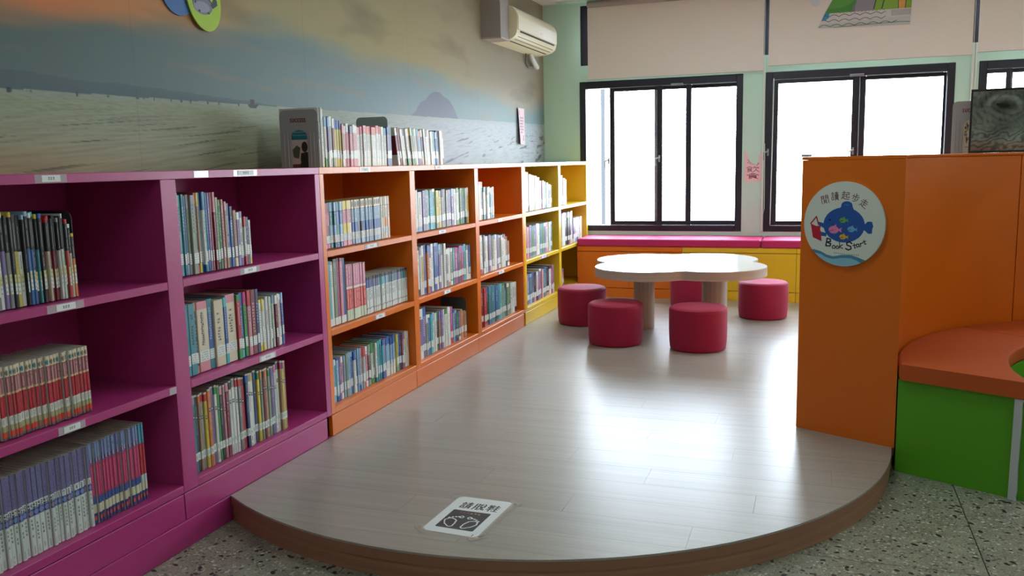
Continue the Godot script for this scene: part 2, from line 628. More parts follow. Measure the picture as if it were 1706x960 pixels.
func disc_image() -> ImageTexture:
	var p := Paint.new(512, 512, col(214, 224, 214))
	var t := func(x: float, y: float) -> Vector2:
		return Vector2(256.0 + (x - 507.0) / 380.0 * 256.0, 256.0 + (y - 470.0) / 400.0 * 256.0)
	var poly := func(a: Array, c: Color) -> void:
		var q := PackedVector2Array()
		for k in range(0, a.size(), 2):
			q.append(t.call(a[k], a[k + 1]))
		p.poly(q, c)
	var ov := func(x: float, y: float, rx: float, ry: float, c: Color, turn := 0.0) -> void:
		var o: Vector2 = t.call(x, y)
		p.oval(o.x, o.y, rx / 380.0 * 256.0, ry / 400.0 * 256.0, c, turn)
	var blue := col(34, 88, 168)
	poly.call([690, 480, 728, 440, 768, 438, 782, 482, 774, 500, 772, 548, 740, 552, 695, 515], blue)
	ov.call(535, 292, 52, 38, blue)
	poly.call([470, 330, 490, 280, 580, 280, 600, 330], blue)
	ov.call(512, 478, 194, 166, blue)
	poly.call([258, 452, 335, 470, 335, 520, 262, 482], blue)
	poly.call([285, 548, 350, 560, 350, 592, 300, 590], blue)
	var red := col(186, 34, 56)
	poly.call([194, 474, 250, 497, 290, 490, 305, 642, 218, 606], red)
	p.line([t.call(194, 474), t.call(248, 406), t.call(270, 476)], 4.0, red)
	poly.call([288, 514, 314, 512, 314, 540, 290, 540], col(225, 230, 226))
	for f in [[502, 434, 1.0, col(110, 176, 70)], [418, 526, 1.5, col(226, 130, 176)], [582, 516, 1.1, col(104, 176, 214)], [506, 590, 1.0, col(222, 180, 54)]]:
		var s: float = f[2]
		ov.call(f[0], f[1], 32 * s, 24 * s, f[3])
		poly.call([f[0] + 22 * s, f[1], f[0] + 52 * s, f[1] - 16 * s, f[0] + 46 * s, f[1], f[0] + 52 * s, f[1] + 18 * s], f[3])
		poly.call([f[0] - 10 * s, f[1] - 18 * s, f[0] + 14 * s, f[1] - 36 * s, f[0] + 18 * s, f[1] - 14 * s], f[3])
		ov.call(f[0] - 6 * s, f[1] + 4, 5, 5, col(40, 44, 60))
		p.line([t.call(f[0] - 30 * s, f[1] + 10 * s), t.call(f[0] - 14 * s, f[1] + 6 * s)], 1.4, col(60, 50, 60))
	ov.call(378, 434, 10, 9, col(20, 26, 40))
	p.line([t.call(512, 292), t.call(528, 284), t.call(540, 296), t.call(556, 284)], 1.6, col(90, 140, 200))
	var ink := col(92, 34, 48)
	var k := 0
	for g in ["read_a", "read_b", "rise", "step", "walk"]:
		var at: Array = [[326, 240, -0.22], [420, 208, -0.08], [520, 200, 0.04], [613, 220, 0.3], [690, 272, 0.55]][k]
		p.glyph(GLYPHS[g], t.call(at[0], at[1]), Vector2(54, 56), 1.9, ink, at[2])
		k += 1
	for g in [["B", 378, 650, 58, 0.15, 4.2], ["o", 424, 680, 40, 0.1, 2.8], ["o", 457, 682, 36, 0.0, 2.8], ["k", 492, 672, 46, 0.0, 2.8], ["S", 566, 672, 58, 0.0, 4.2], ["t", 616, 668, 38, -0.15, 2.8], ["a", 646, 656, 38, -0.2, 2.8], ["r", 680, 646, 34, -0.3, 2.8], ["t", 706, 630, 36, -0.35, 2.8]]:
		p.glyph(GLYPHS[g[0]], t.call(g[1], g[2]), Vector2(g[3], g[3]), g[5], col(30, 32, 40), g[4])
	poly.call([120, 735, 235, 722, 300, 738, 360, 768, 420, 780, 500, 762, 580, 758, 640, 772, 720, 800, 900, 860, 900, 900, 100, 900], col(70, 136, 172))
	poly.call([120, 752, 235, 752, 300, 766, 360, 796, 420, 806, 500, 790, 580, 788, 640, 806, 700, 840, 900, 900, 100, 900], col(140, 196, 214))
	for i in 13:
		var at: Vector2 = t.call(428 + i * 18.5, 752 + absf(i - 6) * -1.0 + i * 0.8)
		p.rect(at.x, at.y - 3, 7, 2, col(110, 118, 116))
		p.rect(at.x + 2, at.y - 5, 2, 8, col(110, 118, 116))
		p.rect(at.x, at.y + 1, 6, 2, col(110, 118, 116))
	return p.tex()


func floor_sign_image() -> ImageTexture:
	var p := Paint.new(400, 600, col(226, 232, 230))
	var k := 0
	for g in ["ask", "off", "shoe"]:
		p.glyph(GLYPHS[g], Vector2(112 + k * 96, 140), Vector2(86, 112), 5.0, col(26, 30, 30))
		k += 1
	var r := PackedVector2Array()
	for q in [[62, 236], [70, 228], [322, 228], [330, 236], [330, 516], [322, 524], [70, 524], [62, 516]]:
		r.append(Vector2(q[0], q[1]))
	p.poly(r, col(42, 42, 48))
	var wht := col(220, 224, 222)
	for s in [-1, 1]:
		var o := Vector2(196 + s * 62, 420)
		var outl := []
		for i in 25:
			var th := TAU * i / 24
			var q := Vector2(cos(th) * 38, sin(th) * 64 + 14)
			q.x += sin(th) * s * -18.0 + (8.0 * s if absf(sin(th)) < 0.5 else 0.0)
			q.x *= 1.0 - 0.22 * sin(th)
			outl.append(o + q)
		p.line(outl, 5.0, wht)
		for i in 5:
			var q := o + Vector2(s * (-34 + i * 19), -88 + i * i * 2.2)
			p.oval(q.x, q.y, 16.0 if i == 0 else 8.0, 20.0 if i == 0 else 10.0, wht)
			if i == 0:
				p.oval(q.x, q.y, 8, 10, col(42, 42, 48))
	for i in 6:
		p.rect(120 + i * 26, 250 + (i % 2) * 5, 16, 16, col(128, 70, 96) if i < 3 else col(170, 150, 70))
	for i in 10:
		p.rect(86 + i * 14, 502, 8, 6, col(120, 122, 122))
	p.line([Vector2(352, 560), Vector2(354, 592)], 2.5, col(60, 64, 60))
	return p.tex()


func notice_image() -> ImageTexture:
	var p := Paint.new(128, 224, col(226, 204, 218))
	for i in 4:
		p.rect(18 + (i % 2) * 3, 16 + i * 7, 8, 5, col(70, 50, 64))
	for r in 6:
		for k in 8:
			if (k * 7 + r * 3) % 11 != 0 and not (r == 5 and k > 5):
				p.rect(22 + k * 11, 56 + r * 18, 7, 2, col(96, 70, 88))
				p.rect(24 + k * 11, 54 + r * 18, 2, 9, col(96, 70, 88))
				p.rect(22 + k * 11, 61 + r * 18, 8, 2, col(96, 70, 88))
	for i in 5:
		p.rect(96, 168 + i * 7, 12, 5, col(60, 44, 56))
	return p.tex()


func no_food_image() -> ImageTexture:
	var p := Paint.new(160, 288, col(232, 192, 196))
	var ink := col(118, 66, 84)
	p.line([Vector2(34, 88), Vector2(40, 98)], 2.5, ink)
	for i in 4:
		p.line([Vector2(30 + i * 14, 118 + i * 4), Vector2(58 + i * 12, 96 + i * 10)], 2.0, ink)
	p.line([Vector2(112, 142), Vector2(130, 120)], 3.0, ink)
	p.glyph(GLYPHS["drink"], Vector2(80, 176), Vector2(124, 56), 2.4, ink)
	p.glyph(GLYPHS["eat"], Vector2(80, 236), Vector2(124, 56), 3.0, ink)
	return p.tex()


func poster_image() -> ImageTexture:
	var p := Paint.new(512, 256, col(126, 170, 64))
	var ink := col(70, 76, 80)
	p.poly(PackedVector2Array([Vector2(0, 0), Vector2(230, 0), Vector2(200, 150), Vector2(0, 150)]), col(70, 138, 66))
	p.oval(90, 60, 110, 60, col(88, 152, 70))
	p.oval(248, 128, 60, 44, col(120, 116, 128))
	p.poly(PackedVector2Array([Vector2(220, 0), Vector2(330, 0), Vector2(300, 150), Vector2(200, 150)]), col(142, 140, 152))
	p.line([Vector2(330, 0), Vector2(306, 140)], 3.0, ink)
	p.line([Vector2(366, 60), Vector2(350, 140)], 3.0, ink)
	p.poly(PackedVector2Array([Vector2(434, 0), Vector2(484, 0), Vector2(474, 170), Vector2(438, 170)]), col(214, 160, 84))
	p.line([Vector2(434, 84), Vector2(480, 80)], 2.0, ink)
	p.line([Vector2(436, 0), Vector2(438, 170)], 2.0, ink)
	p.line([Vector2(482, 0), Vector2(474, 170)], 2.0, ink)
	p.rect(0, 150, 512, 106, col(196, 196, 196))
	p.poly(PackedVector2Array([Vector2(0, 136), Vector2(62, 150), Vector2(58, 180), Vector2(40, 196), Vector2(0, 190)]), col(58, 138, 178))
	p.rect(400, 154, 112, 40, col(168, 170, 170))
	p.poly(PackedVector2Array([Vector2(0, 220), Vector2(512, 200), Vector2(512, 256), Vector2(0, 256)]), col(182, 190, 186))
	for row in 3:
		var pts := []
		for i in 49:
			var x := i * 9.0 * (0.86 if row < 2 else 1.0)
			pts.append(Vector2(x, 176 + row * 32 - absf(sin(i * 0.42)) * 14.0))
		p.line(pts, 1.8, ink)
	for i in 14:
		p.rect(96 + i * 20, 148 + (i % 3) * 2, 11, 2, col(140, 130, 90))
		p.rect(100 + i * 20, 142, 2, 14, col(140, 130, 90))
	p.line([Vector2(0, 248), Vector2(240, 240), Vector2(440, 236), Vector2(512, 240)], 1.6, ink)
	return p.tex()


func hide_image() -> ImageTexture:      # close-up photograph of wrinkled grey skin round an eye
	var a := noise(0.012, 3, 31)
	var b := noise(0.05, 3, 32)
	var c1 := noise(0.004, 2, 33)
	return image_tex(512, 340, func(x: int, y: int) -> Color:
		var e := Vector2((x - 150) / 58.0, (y - 84) / 40.0)
		var r := e.length()
		var warp := a.get_noise_2d(x, y) * 22.0
		var lids := sin(r * 9.0 + warp * 0.10 + c1.get_noise_2d(x, y) * 8.0)
		var tears := sin((x - 150.0 - (y - 84.0) * 0.35) * 0.20 + warp * 0.22)
		var folds := sin(y * 0.19 + x * 0.05 + warp * 0.24 + c1.get_noise_2d(x * 2.0, y * 2.0) * 6.0)
		var near := exp(-r * r * 0.16)
		var low := smoothstep(150.0, 250.0, float(y))
		var crease := lids * near + tears * (1.0 - near) * (1.0 - low) * 0.8 + folds * (1.0 - near) * low
		crease = -pow(maxf(-crease, 0.0), 2.0) * 1.3 + maxf(crease, 0.0) * 0.4
		var l := 0.50 + crease * 0.13 + b.get_noise_2d(x * 0.7, y * 0.7) * 0.05 + c1.get_noise_2d(x + 300, y) * 0.16
		var k := e * 1.75 + Vector2(0.1, -0.15)
		var almond := absf(k.y + 0.1 - k.x * 0.25 + k.x * k.x * 0.18) / maxf(0.55 - k.x * k.x * 0.45, 0.01)
		if absf(k.x) < 1.0 and almond < 1.0:
			l = 0.06 + 0.05 * almond
		else:
			l *= 1.0 - 0.6 * exp(-pow(k.length() * 0.55, 2.0))
		l -= 0.13 * exp(-pow((r - 1.9) * 2.0, 2.0)) * (1.0 if e.y < 0.2 else 0.35)
		l += 0.10 * exp(-pow((r - 1.35) * 3.0, 2.0)) * (1.0 if e.y < 0.0 else 0.2)
		l -= 0.16 * smoothstep(0.55, 1.0, float(x) / 512.0) * smoothstep(0.3, 0.9, float(y) / 340.0)
		l = clampf(l, 0.03, 0.8)
		var c := Color(l * 0.90, l * 1.0, l * 0.93)
		return c.lerp(Color(l * 1.2, l * 0.9, l * 0.7), smoothstep(0.75, 1.0, float(y) / 340.0) * 0.6))


func cover_image() -> ImageTexture:      # book cover behind the steel bookend: teal top, pale photo of a figure seen from behind
	var p := Paint.new(220, 260, col(206, 198, 196))
	p.rect(0, 0, 220, 60, col(226, 232, 230))
	p.rect(0, 58, 220, 78, col(30, 132, 158))
	p.rect(50, 100, 120, 5, col(120, 180, 196))
	p.rect(70, 114, 80, 4, col(120, 180, 196))
	p.poly(PackedVector2Array([Vector2(90, 160), Vector2(110, 172), Vector2(100, 220), Vector2(70, 214), Vector2(66, 180)]), col(74, 92, 70))
	p.poly(PackedVector2Array([Vector2(112, 196), Vector2(146, 190), Vector2(170, 206), Vector2(176, 260), Vector2(104, 260)]), col(28, 32, 36))
	p.oval(134, 168, 17, 23, col(42, 32, 28))
	p.rect(60, 226, 50, 14, col(196, 198, 200))
	p.rect(60, 244, 46, 16, col(110, 50, 46))
	return p.tex()


func cover_image_b() -> ImageTexture:
	var p := Paint.new(220, 260, col(214, 214, 200))
	var g := RandomNumberGenerator.new()
	g.seed = 5
	for i in 3:
		p.rect(84 + i * 18, 66, 12, 4, col(66, 50, 110))
		p.rect(88 + i * 18, 58, 4, 22, col(66, 50, 110))
		p.rect(84 + i * 18, 76, 13, 4, col(66, 50, 110))
	for i in 60:
		var x := 74 + g.randf() * 70
		var y := 96 + g.randf() * 110
		p.oval(x, y, 3 + g.randf() * 6, 3 + g.randf() * 8, [col(120, 132, 70), col(96, 110, 104), col(176, 170, 90), col(140, 150, 160), col(80, 84, 70)][g.randi() % 5])
	p.rect(78, 226, 50, 3, col(90, 120, 90))
	return p.tex()


func shelf_label_image() -> ImageTexture:
	var p := Paint.new(96, 32, col(226, 228, 226))
	for i in 3:
		var x := 32 + i * 12
		p.rect(x, 9, 9, 2, col(70, 70, 74))
		p.rect(x, 14, 9, 2, col(70, 70, 74))
		p.rect(x, 20, 9, 2, col(70, 70, 74))
		p.rect(x + 4 - (i % 2) * 2, 8, 2, 15, col(70, 70, 74))
	return p.tex()


func call_label_image() -> ImageTexture:      # the two call-number stickers: upper half white, lower half with a cream head
	var p := Paint.new(64, 128, col(216, 222, 216))
	p.rect(0, 64, 64, 28, col(206, 206, 150))
	for k in 2:
		for r in 4:
			for i in 5:
				if (i * 5 + r * 7 + k) % 6 != 0:
					p.rect(10 + i * 9, 8 + k * 64 + r * 14, 5, 5, col(120, 128, 124))
	return p.tex()


# ---------------------------------------------------------------- books
const CELL_W := 20
const CELL_H := 256
const ATLAS_W := 2048
const ATLAS_H := 1536
var atlas: Paint
var cell_at := 0
var spine_mat: StandardMaterial3D
var page_mat: StandardMaterial3D
var label_mat: StandardMaterial3D

const INK := {
	"t": [46, 128, 140, "teal"], "b": [44, 92, 160, "blue"], "n": [34, 46, 92, "navy"], "w": [222, 224, 216, "white"], "c": [220, 206, 176, "cream"],
	"p": [214, 140, 150, "pink"], "m": [176, 56, 126, "magenta"], "r": [188, 44, 48, "red"], "d": [118, 26, 40, "maroon"], "g": [48, 132, 62, "green"],
	"s": [128, 148, 118, "sage"], "y": [216, 192, 62, "yellow"], "o": [216, 122, 52, "orange"], "k": [34, 34, 38, "black"], "e": [140, 142, 142, "grey"],
	"l": [140, 178, 206, "pale blue"], "v": [122, 104, 160, "violet"], "a": [170, 132, 96, "tan"], "q": [72, 176, 184, "aqua"], "u": [120, 120, 150, "slate"],
}
const ORD := ["first", "second", "third", "fourth", "fifth", "sixth", "seventh", "eighth", "ninth", "tenth", "eleventh", "twelfth", "thirteenth", "fourteenth", "fifteenth", "sixteenth", "seventeenth", "eighteenth", "nineteenth", "twentieth"]


func ordinal(k: int) -> String:
	if k <= 20:
		return ORD[k - 1]
	if k == 30:
		return "thirtieth"
	if k == 40:
		return "fortieth"
	return ["twenty", "thirty", "forty"][k / 10 - 2] + "-" + ORD[k % 10 - 1]


func ink(c: String) -> Color:
	var a: Array = INK[c]
	return Color8(a[0], a[1], a[2])


# paints one spine into the atlas and returns the cell's corner
func spine(style: String, code: String, k: int) -> Vector2:
	var per := ATLAS_W / CELL_W
	var x0 := (cell_at % per) * CELL_W
	var y0 := (cell_at / per) * CELL_H
	cell_at += 1
	var g := RandomNumberGenerator.new()
	g.seed = 7000 + cell_at
	var main := ink(code[0])
	var second := ink(code[1]) if code.length() > 1 else main
	var third := ink(code[2]) if code.length() > 2 else second
	main = main.lightened(g.randf() * 0.12).darkened(g.randf() * 0.12)
	var p := atlas
	var W := CELL_W
	var H := CELL_H
	var marks := func(y: float, hh: float, c: Color, wide := 6, pitch := 9) -> void:
		var yy := y
		while yy < y + hh:
			if g.randf() > 0.08:
				var o := x0 + W / 2 - wide / 2
				p.rect(o, y0 + yy, wide, 1, c)
				p.rect(o, y0 + yy + 3, wide - g.randi() % 3, 1, c)
				p.rect(o + g.randi() % maxi(wide - 2, 1), y0 + yy - 1, 2, 6, c)
				p.rect(o + 1, y0 + yy + 5, wide - 1, 1, c)
			yy += pitch
	var band := func(a: float, b: float, c: Color) -> void:
		p.rect(x0, y0 + a * H, W, (b - a) * H, c)
	band.call(0.0, 1.0, main)
	match style:
		"A":
			band.call(0.0, 0.40, col(44, 46, 48))
			band.call(0.0, 0.06, second)
			marks.call(26, 66, col(150, 154, 150), 6, 7)
			marks.call(112, 40, main.inverted().lerp(main, 0.35), 5, 8)
		"B":
			band.call(0.0, 0.15, ink("c"))
			p.oval(x0 + 8, y0 + 24, 6, 10, ink("t") if k % 3 == 1 else col(120, 112, 100))
			band.call(0.15, 0.36, col(160, 96, 100))
			marks.call(44, 44, col(214, 190, 180), 6, 7)
			band.call(0.36, 0.39, col(214, 184, 140))
			band.call(0.39, 0.68, col(176, 34, 48))
			marks.call(112, 50, col(196, 84, 84), 5, 9)
			band.call(0.68, 0.80, col(206, 208, 196))
			marks.call(180, 14, col(140, 138, 130), 7, 6)
			band.call(0.80, 0.92, col(166, 160, 116))
			band.call(0.88, 0.96, col(214, 70, 44) if k % 4 != 3 else col(150, 110, 80))
			band.call(0.96, 1.0, col(96, 100, 104))
		"C":
			band.call(0.0, 0.40, col(112, 108, 150))
			marks.call(16, 76, col(82, 78, 120), 6, 13)
			band.call(0.39, 0.47, col(212, 218, 212))
			digits(x0, y0 + int(0.40 * H), 26 - k)
			band.call(0.47, 0.55, col(58, 74, 136))
			p.oval(x0 + 10, y0 + 0.51 * H, 8, 8, col(120, 136, 188) if k % 4 else col(150, 124, 140))
			band.call(0.55, 1.0, col(204, 212, 204))
			marks.call(150, 30 + g.randi() % 40, col(60, 70, 66), 8, 11)
			marks.call(228, 20, col(150, 160, 154), 7, 7)
		"D":
			var late: bool = code[0] == "r"
			band.call(0.0, 0.26, col(50, 130, 160) if late else col(104, 112, 158).lerp(col(110, 156, 188), g.randf() * 0.6))
			marks.call(8, 50, col(170, 176, 200), 5, 8)
			if not late:
				band.call(0.20, 0.26, col(90, 84, 130))
				p.rect(x0 + 7, y0 + 0.2 * H, 6, 12, col(196, 170, 180))
			band.call(0.26, 0.66, col(176, 34, 46) if late else col(184, 52, 96))
			marks.call(76, 86, col(214, 120, 150), 4, 8)
			band.call(0.66, 0.75, col(190, 200, 204) if late else col(64, 84, 148))
			band.call(0.75, 0.86, col(202, 200, 168))
			band.call(0.86, 1.0, col(54, 56, 112))
			p.oval(x0 + 10, y0 + 0.92 * H, 6, 8, col(206, 84, 64))
		"G":
			band.call(0.0, 0.03, col(190, 188, 180))
			band.call(0.03, 0.12, second)
			marks.call(40, 90, main.darkened(0.35) if k % 2 else main.lightened(0.4), 7, 8)
			p.rect(x0 + 4, y0 + (0.25 + 0.012 * (k % 6)) * H, 12, 12, col(40, 42, 44))
			p.rect(x0 + 7, y0 + (0.262 + 0.012 * (k % 6)) * H, 6, 5, col(220, 220, 210))
			band.call(0.74, 0.84, col(206, 216, 206))
			marks.call(196, 12, col(130, 140, 130), 8, 6)
			marks.call(222, 30, col(60, 60, 58), 6, 8)
		"H":
			band.call(0.0, 0.20, second)
			if k > 11 and k < 24:
				p.oval(x0 + 10, y0 + 26, 6, 18, col(50, 56, 70))
			band.call(0.20, 0.22, main.darkened(0.3))
			marks.call(62, 70, main.lightened(0.45) if main.get_luminance() < 0.5 else main.darkened(0.45), 9, 8)
			band.call(0.50, 0.72, third)
			band.call(0.72, 0.88, col(202, 206, 204))
			marks.call(190, 30, col(150, 154, 154), 8, 7)
			marks.call(232, 20, col(216, 190, 190), 6, 7)
		"I":
			band.call(0.0, 0.06, main.darkened(0.2))
			marks.call(40, 60, main.darkened(0.5), 5, 9)
			band.call(0.88, 1.0, col(212, 218, 212))
		"Q":
			band.call(0.0, 0.40, col(202, 128, 150))
			marks.call(12, 80, col(236, 200, 206), 6, 9)
			band.call(0.40, 0.44, col(216, 210, 200))
			band.call(0.44, 0.80, col(206, 78, 76))
			marks.call(120, 74, col(240, 186, 170), 7, 9)
			band.call(0.80, 1.0, col(196, 210, 186))
		"L":
			band.call(0.0, 0.09, col(28, 36, 44))
			band.call(0.09, 0.30, main)
			band.call(0.30, 1.0, col(208, 216, 212))
			marks.call(84, 74, col(110, 118, 118), 9, 7)
			p.line([Vector2(x0 + 4, y0 + 0.86 * H), Vector2(x0 + 15, y0 + 0.83 * H)], 2.0, col(40, 44, 46))
		"T":
			band.call(0.0, 0.20, second)
			marks.call(64, 100, main.darkened(0.35), 5, 10)
			band.call(0.70, 0.80, col(216, 224, 214))
			band.call(0.80, 1.0, third)
		_:
			if g.randf() < 0.6:
				band.call(0.0, 0.06 + g.randf() * 0.2, second)
			if g.randf() < 0.5:
				band.call(0.80 + g.randf() * 0.1, 1.0, third)
			var dark: bool = main.get_luminance() > 0.45
			marks.call(30 + g.randf() * 30, 60 + g.randf() * 60, main.darkened(0.6) if dark else main.lightened(0.6), 5 + g.randi() % 4, 8 + g.randi() % 5)
			if g.randf() < 0.4:
				p.oval(x0 + 10, y0 + 180 + g.randf() * 30, 5, 8, second.lightened(0.2))
	# the boards take the first pixels of the cell
	if style in ["B", "C", "D", "L", "Q"]:
		p.rect(x0, y0, 2, H, col(206, 204, 196))
	return Vector2(x0, y0)


func digits(x0: int, y0: int, number: int) -> void:
	var font := ["757", "2_7"]
	var rows := {"0": [7, 5, 5, 5, 7], "1": [2, 6, 2, 2, 7], "2": [7, 1, 7, 4, 7], "3": [7, 1, 7, 1, 7], "4": [5, 5, 7, 1, 1], "5": [7, 4, 7, 1, 7], "6": [7, 4, 7, 5, 7], "7": [7, 1, 2, 2, 2], "8": [7, 5, 7, 5, 7], "9": [7, 5, 7, 1, 7]}
	var s := str(maxi(number, 1))
	var x := x0 + 10 - s.length() * 4
	for ch in s:
		for r in 5:
			for b in 3:
				if int(rows[ch][r]) & (4 >> b):
					atlas.rect(x + b * 2, y0 + 2 + r * 3, 2, 3, col(46, 50, 66))
		x += 8


# the three shapes of a book: spine at x = 0 facing +x, base at y = 0, thickness th along z
func book_shapes(th: float, h: float, d: float, cell: Vector2, cover: MB, pages: MB) -> void:
	var c := minf(0.0022, th * 0.24)
	var e := 0.5 * th
	var bt := minf(0.0009, th * 0.12)
	var u0 := (cell.x + 3.0) / ATLAS_W
	var u1 := (cell.x + CELL_W - 1.0) / ATLAS_W
	var ub := (cell.x + 1.0) / ATLAS_W
	var v0 := (cell.y + 2.0) / ATLAS_H
	var v1 := (cell.y + CELL_H - 2.0) / ATLAS_H
	# viewed along -x the reader's left is +z
	cover.quad([Vector3(0, h, e - c), Vector3(0, h, -e + c), Vector3(0, 0, -e + c), Vector3(0, 0, e - c)], Vector3.RIGHT, [Vector2(u0, v0), Vector2(u1, v0), Vector2(u1, v1), Vector2(u0, v1)])
	for s in [-1.0, 1.0]:
		var us: float = u1 if s < 0 else u0
		cover.quad([Vector3(0, h, s * (e - c)), Vector3(-c, h, s * e), Vector3(-c, 0, s * e), Vector3(0, 0, s * (e - c))], Vector3(1, 0, s).normalized(), [Vector2(us, v0), Vector2(us, v0), Vector2(us, v1), Vector2(us, v1)])
		cover.quad([Vector3(-c, h, s * e), Vector3(-d, h, s * e), Vector3(-d, 0, s * e), Vector3(-c, 0, s * e)], Vector3(0, 0, s), [Vector2(ub, v0), Vector2(ub, v0), Vector2(ub, v1), Vector2(ub, v1)])
		var i: float = s * (e - bt)
		cover.quad([Vector3(-c, h, i), Vector3(-d, h, i), Vector3(-d, 0, i), Vector3(-c, 0, i)], Vector3(0, 0, -s), [Vector2(ub, v0), Vector2(ub, v0), Vector2(ub, v1), Vector2(ub, v1)])
		for y in [0.0, h]:
			var v: float = v1 if y == 0.0 else v0
			var up: Vector3 = Vector3.UP if y > 0 else Vector3.DOWN
			cover.quad([Vector3(-c, y, s * e), Vector3(-d, y, s * e), Vector3(-d, y, i), Vector3(-c, y, i)], up, [Vector2(ub, v), Vector2(ub, v), Vector2(ub, v), Vector2(ub, v)])
			if s > 0:
				cover.quad([Vector3(0, y, e - c), Vector3(0, y, -e + c), Vector3(-c, y, -e), Vector3(-c, y, e)], up, [Vector2(ub, v), Vector2(ub, v), Vector2(ub, v), Vector2(ub, v)])
	pages.box(Vector3(-d + 0.002, 0.002, -e + bt), Vector3(-c, h - 0.002, e - bt))


func sticker(th: float, y: float, hh: float, kind: int, b: MB) -> void:
	var e := th * 0.5 - minf(0.0022, th * 0.24)
	var v0 := 0.0 if kind == 0 else 0.5
	b.fixed_uv = true
	b.uv_const = Vector2(0.02, v0 + 0.02)
	b.box(Vector3(0.0001, y, -e), Vector3(0.0007, y + hh, e), 0.0, 0, 1)
	b.quad([Vector3(0.0007, y + hh, e), Vector3(0.0007, y + hh, -e), Vector3(0.0007, y, -e), Vector3(0.0007, y, e)], Vector3.RIGHT, [Vector2(0, v0), Vector2(1, v0), Vector2(1, v0 + 0.48), Vector2(0, v0 + 0.48)])


# a row of books; groups = [style, codes, height at the start, height at the end, z where the group ends, sticker kind (-1 none)]
func row(where: String, group: String, xs: float, y: float, z0: float, groups: Array, mass: Array, lean := 0.0) -> void:
	var list := []
	var z := z0
	for gr in groups:
		var codes: PackedStringArray = gr[1].split(" ")
		var total := 0.0
		var ws := []
		for c in codes:
			var k: PackedStringArray = c.split(":")
			var w := float(k[1]) if k.size() > 1 else rng.randf_range(0.8, 1.25)
			ws.append(w)
			total += w
		var len: float = z - gr[4]
		for i in codes.size():
			var th: float = ws[i] / total * len
			var hh: float = lerpf(gr[2], gr[3], float(i) / maxf(codes.size() - 1, 1.0))
			if not gr[0] in ["B", "C", "D", "L", "H", "Q"]:
				hh += rng.randf_range(-0.006, 0.006)
			list.append([gr[0], codes[i].split(":")[0], th, hh, z - th * 0.5, gr[5], i])
			z -= th
	var count := list.size()
	for i in count:
		var it: Array = list[i]
		var th: float = it[2] - 0.0009
		var h: float = it[3]
		var deep := clampf(h * 0.74, 0.10, 0.20)
		var sp := spine(it[0], it[1], it[6])
		var cover := MB.new()
		var pages := MB.new()
		var tag := MB.new()
		book_shapes(th, h, deep, sp, cover, pages)
		var has_tag: bool = it[5] >= 0
		if has_tag:
			var ly: float = 0.035 + rng.randf_range(-0.003, 0.003) if it[5] != 2 else 0.008
			sticker(th, ly, 0.034 if it[5] != 1 else 0.05, 1 if it[5] == 1 else 0, tag)
		var at := Vector3(xs + rng.randf_range(-0.006, 0.002), y + 0.0004, it[4])
		if mass.is_empty():
			var word: String = INK[it[1][0]][3]
			var txt := "%s book, %s from the window end, %s" % [word + " spined", ordinal(count - i), where]
			var o := thing("book", txt, "book", at, group)
			if lean != 0.0:
				o.rotation.x = lean * (1.0 - 0.8 * float(i) / count)
			o.add_child(mesh_node("cover", cover, spine_mat), true)
			o.add_child(mesh_node("page_block", pages, page_mat), true)
			if has_tag:
				o.add_child(mesh_node("spine_label", tag, label_mat), true)
		else:
			for q in [[cover, 0], [pages, 1], [tag, 2]]:
				var src: MB = q[0]
				var dst: MB = mass[q[1]]
				for j in src.v.size():
					dst.v.append(src.v[j] + at)
				dst.n.append_array(src.n)
				dst.t.append_array(src.t)


func mesh_node(called: String, b: MB, m: Material) -> MeshInstance3D:
	var o := MeshInstance3D.new()
	o.name = called
	o.mesh = b.mesh(m)
	return o


func many(base: String, n: int) -> String:      # a run of n codes picked in turn from a short list
	var k := base.split(" ")
	var o := PackedStringArray()
	for i in n:
		o.append(k[(i * 7 + i / k.size()) % k.size()])
	return " ".join(o)


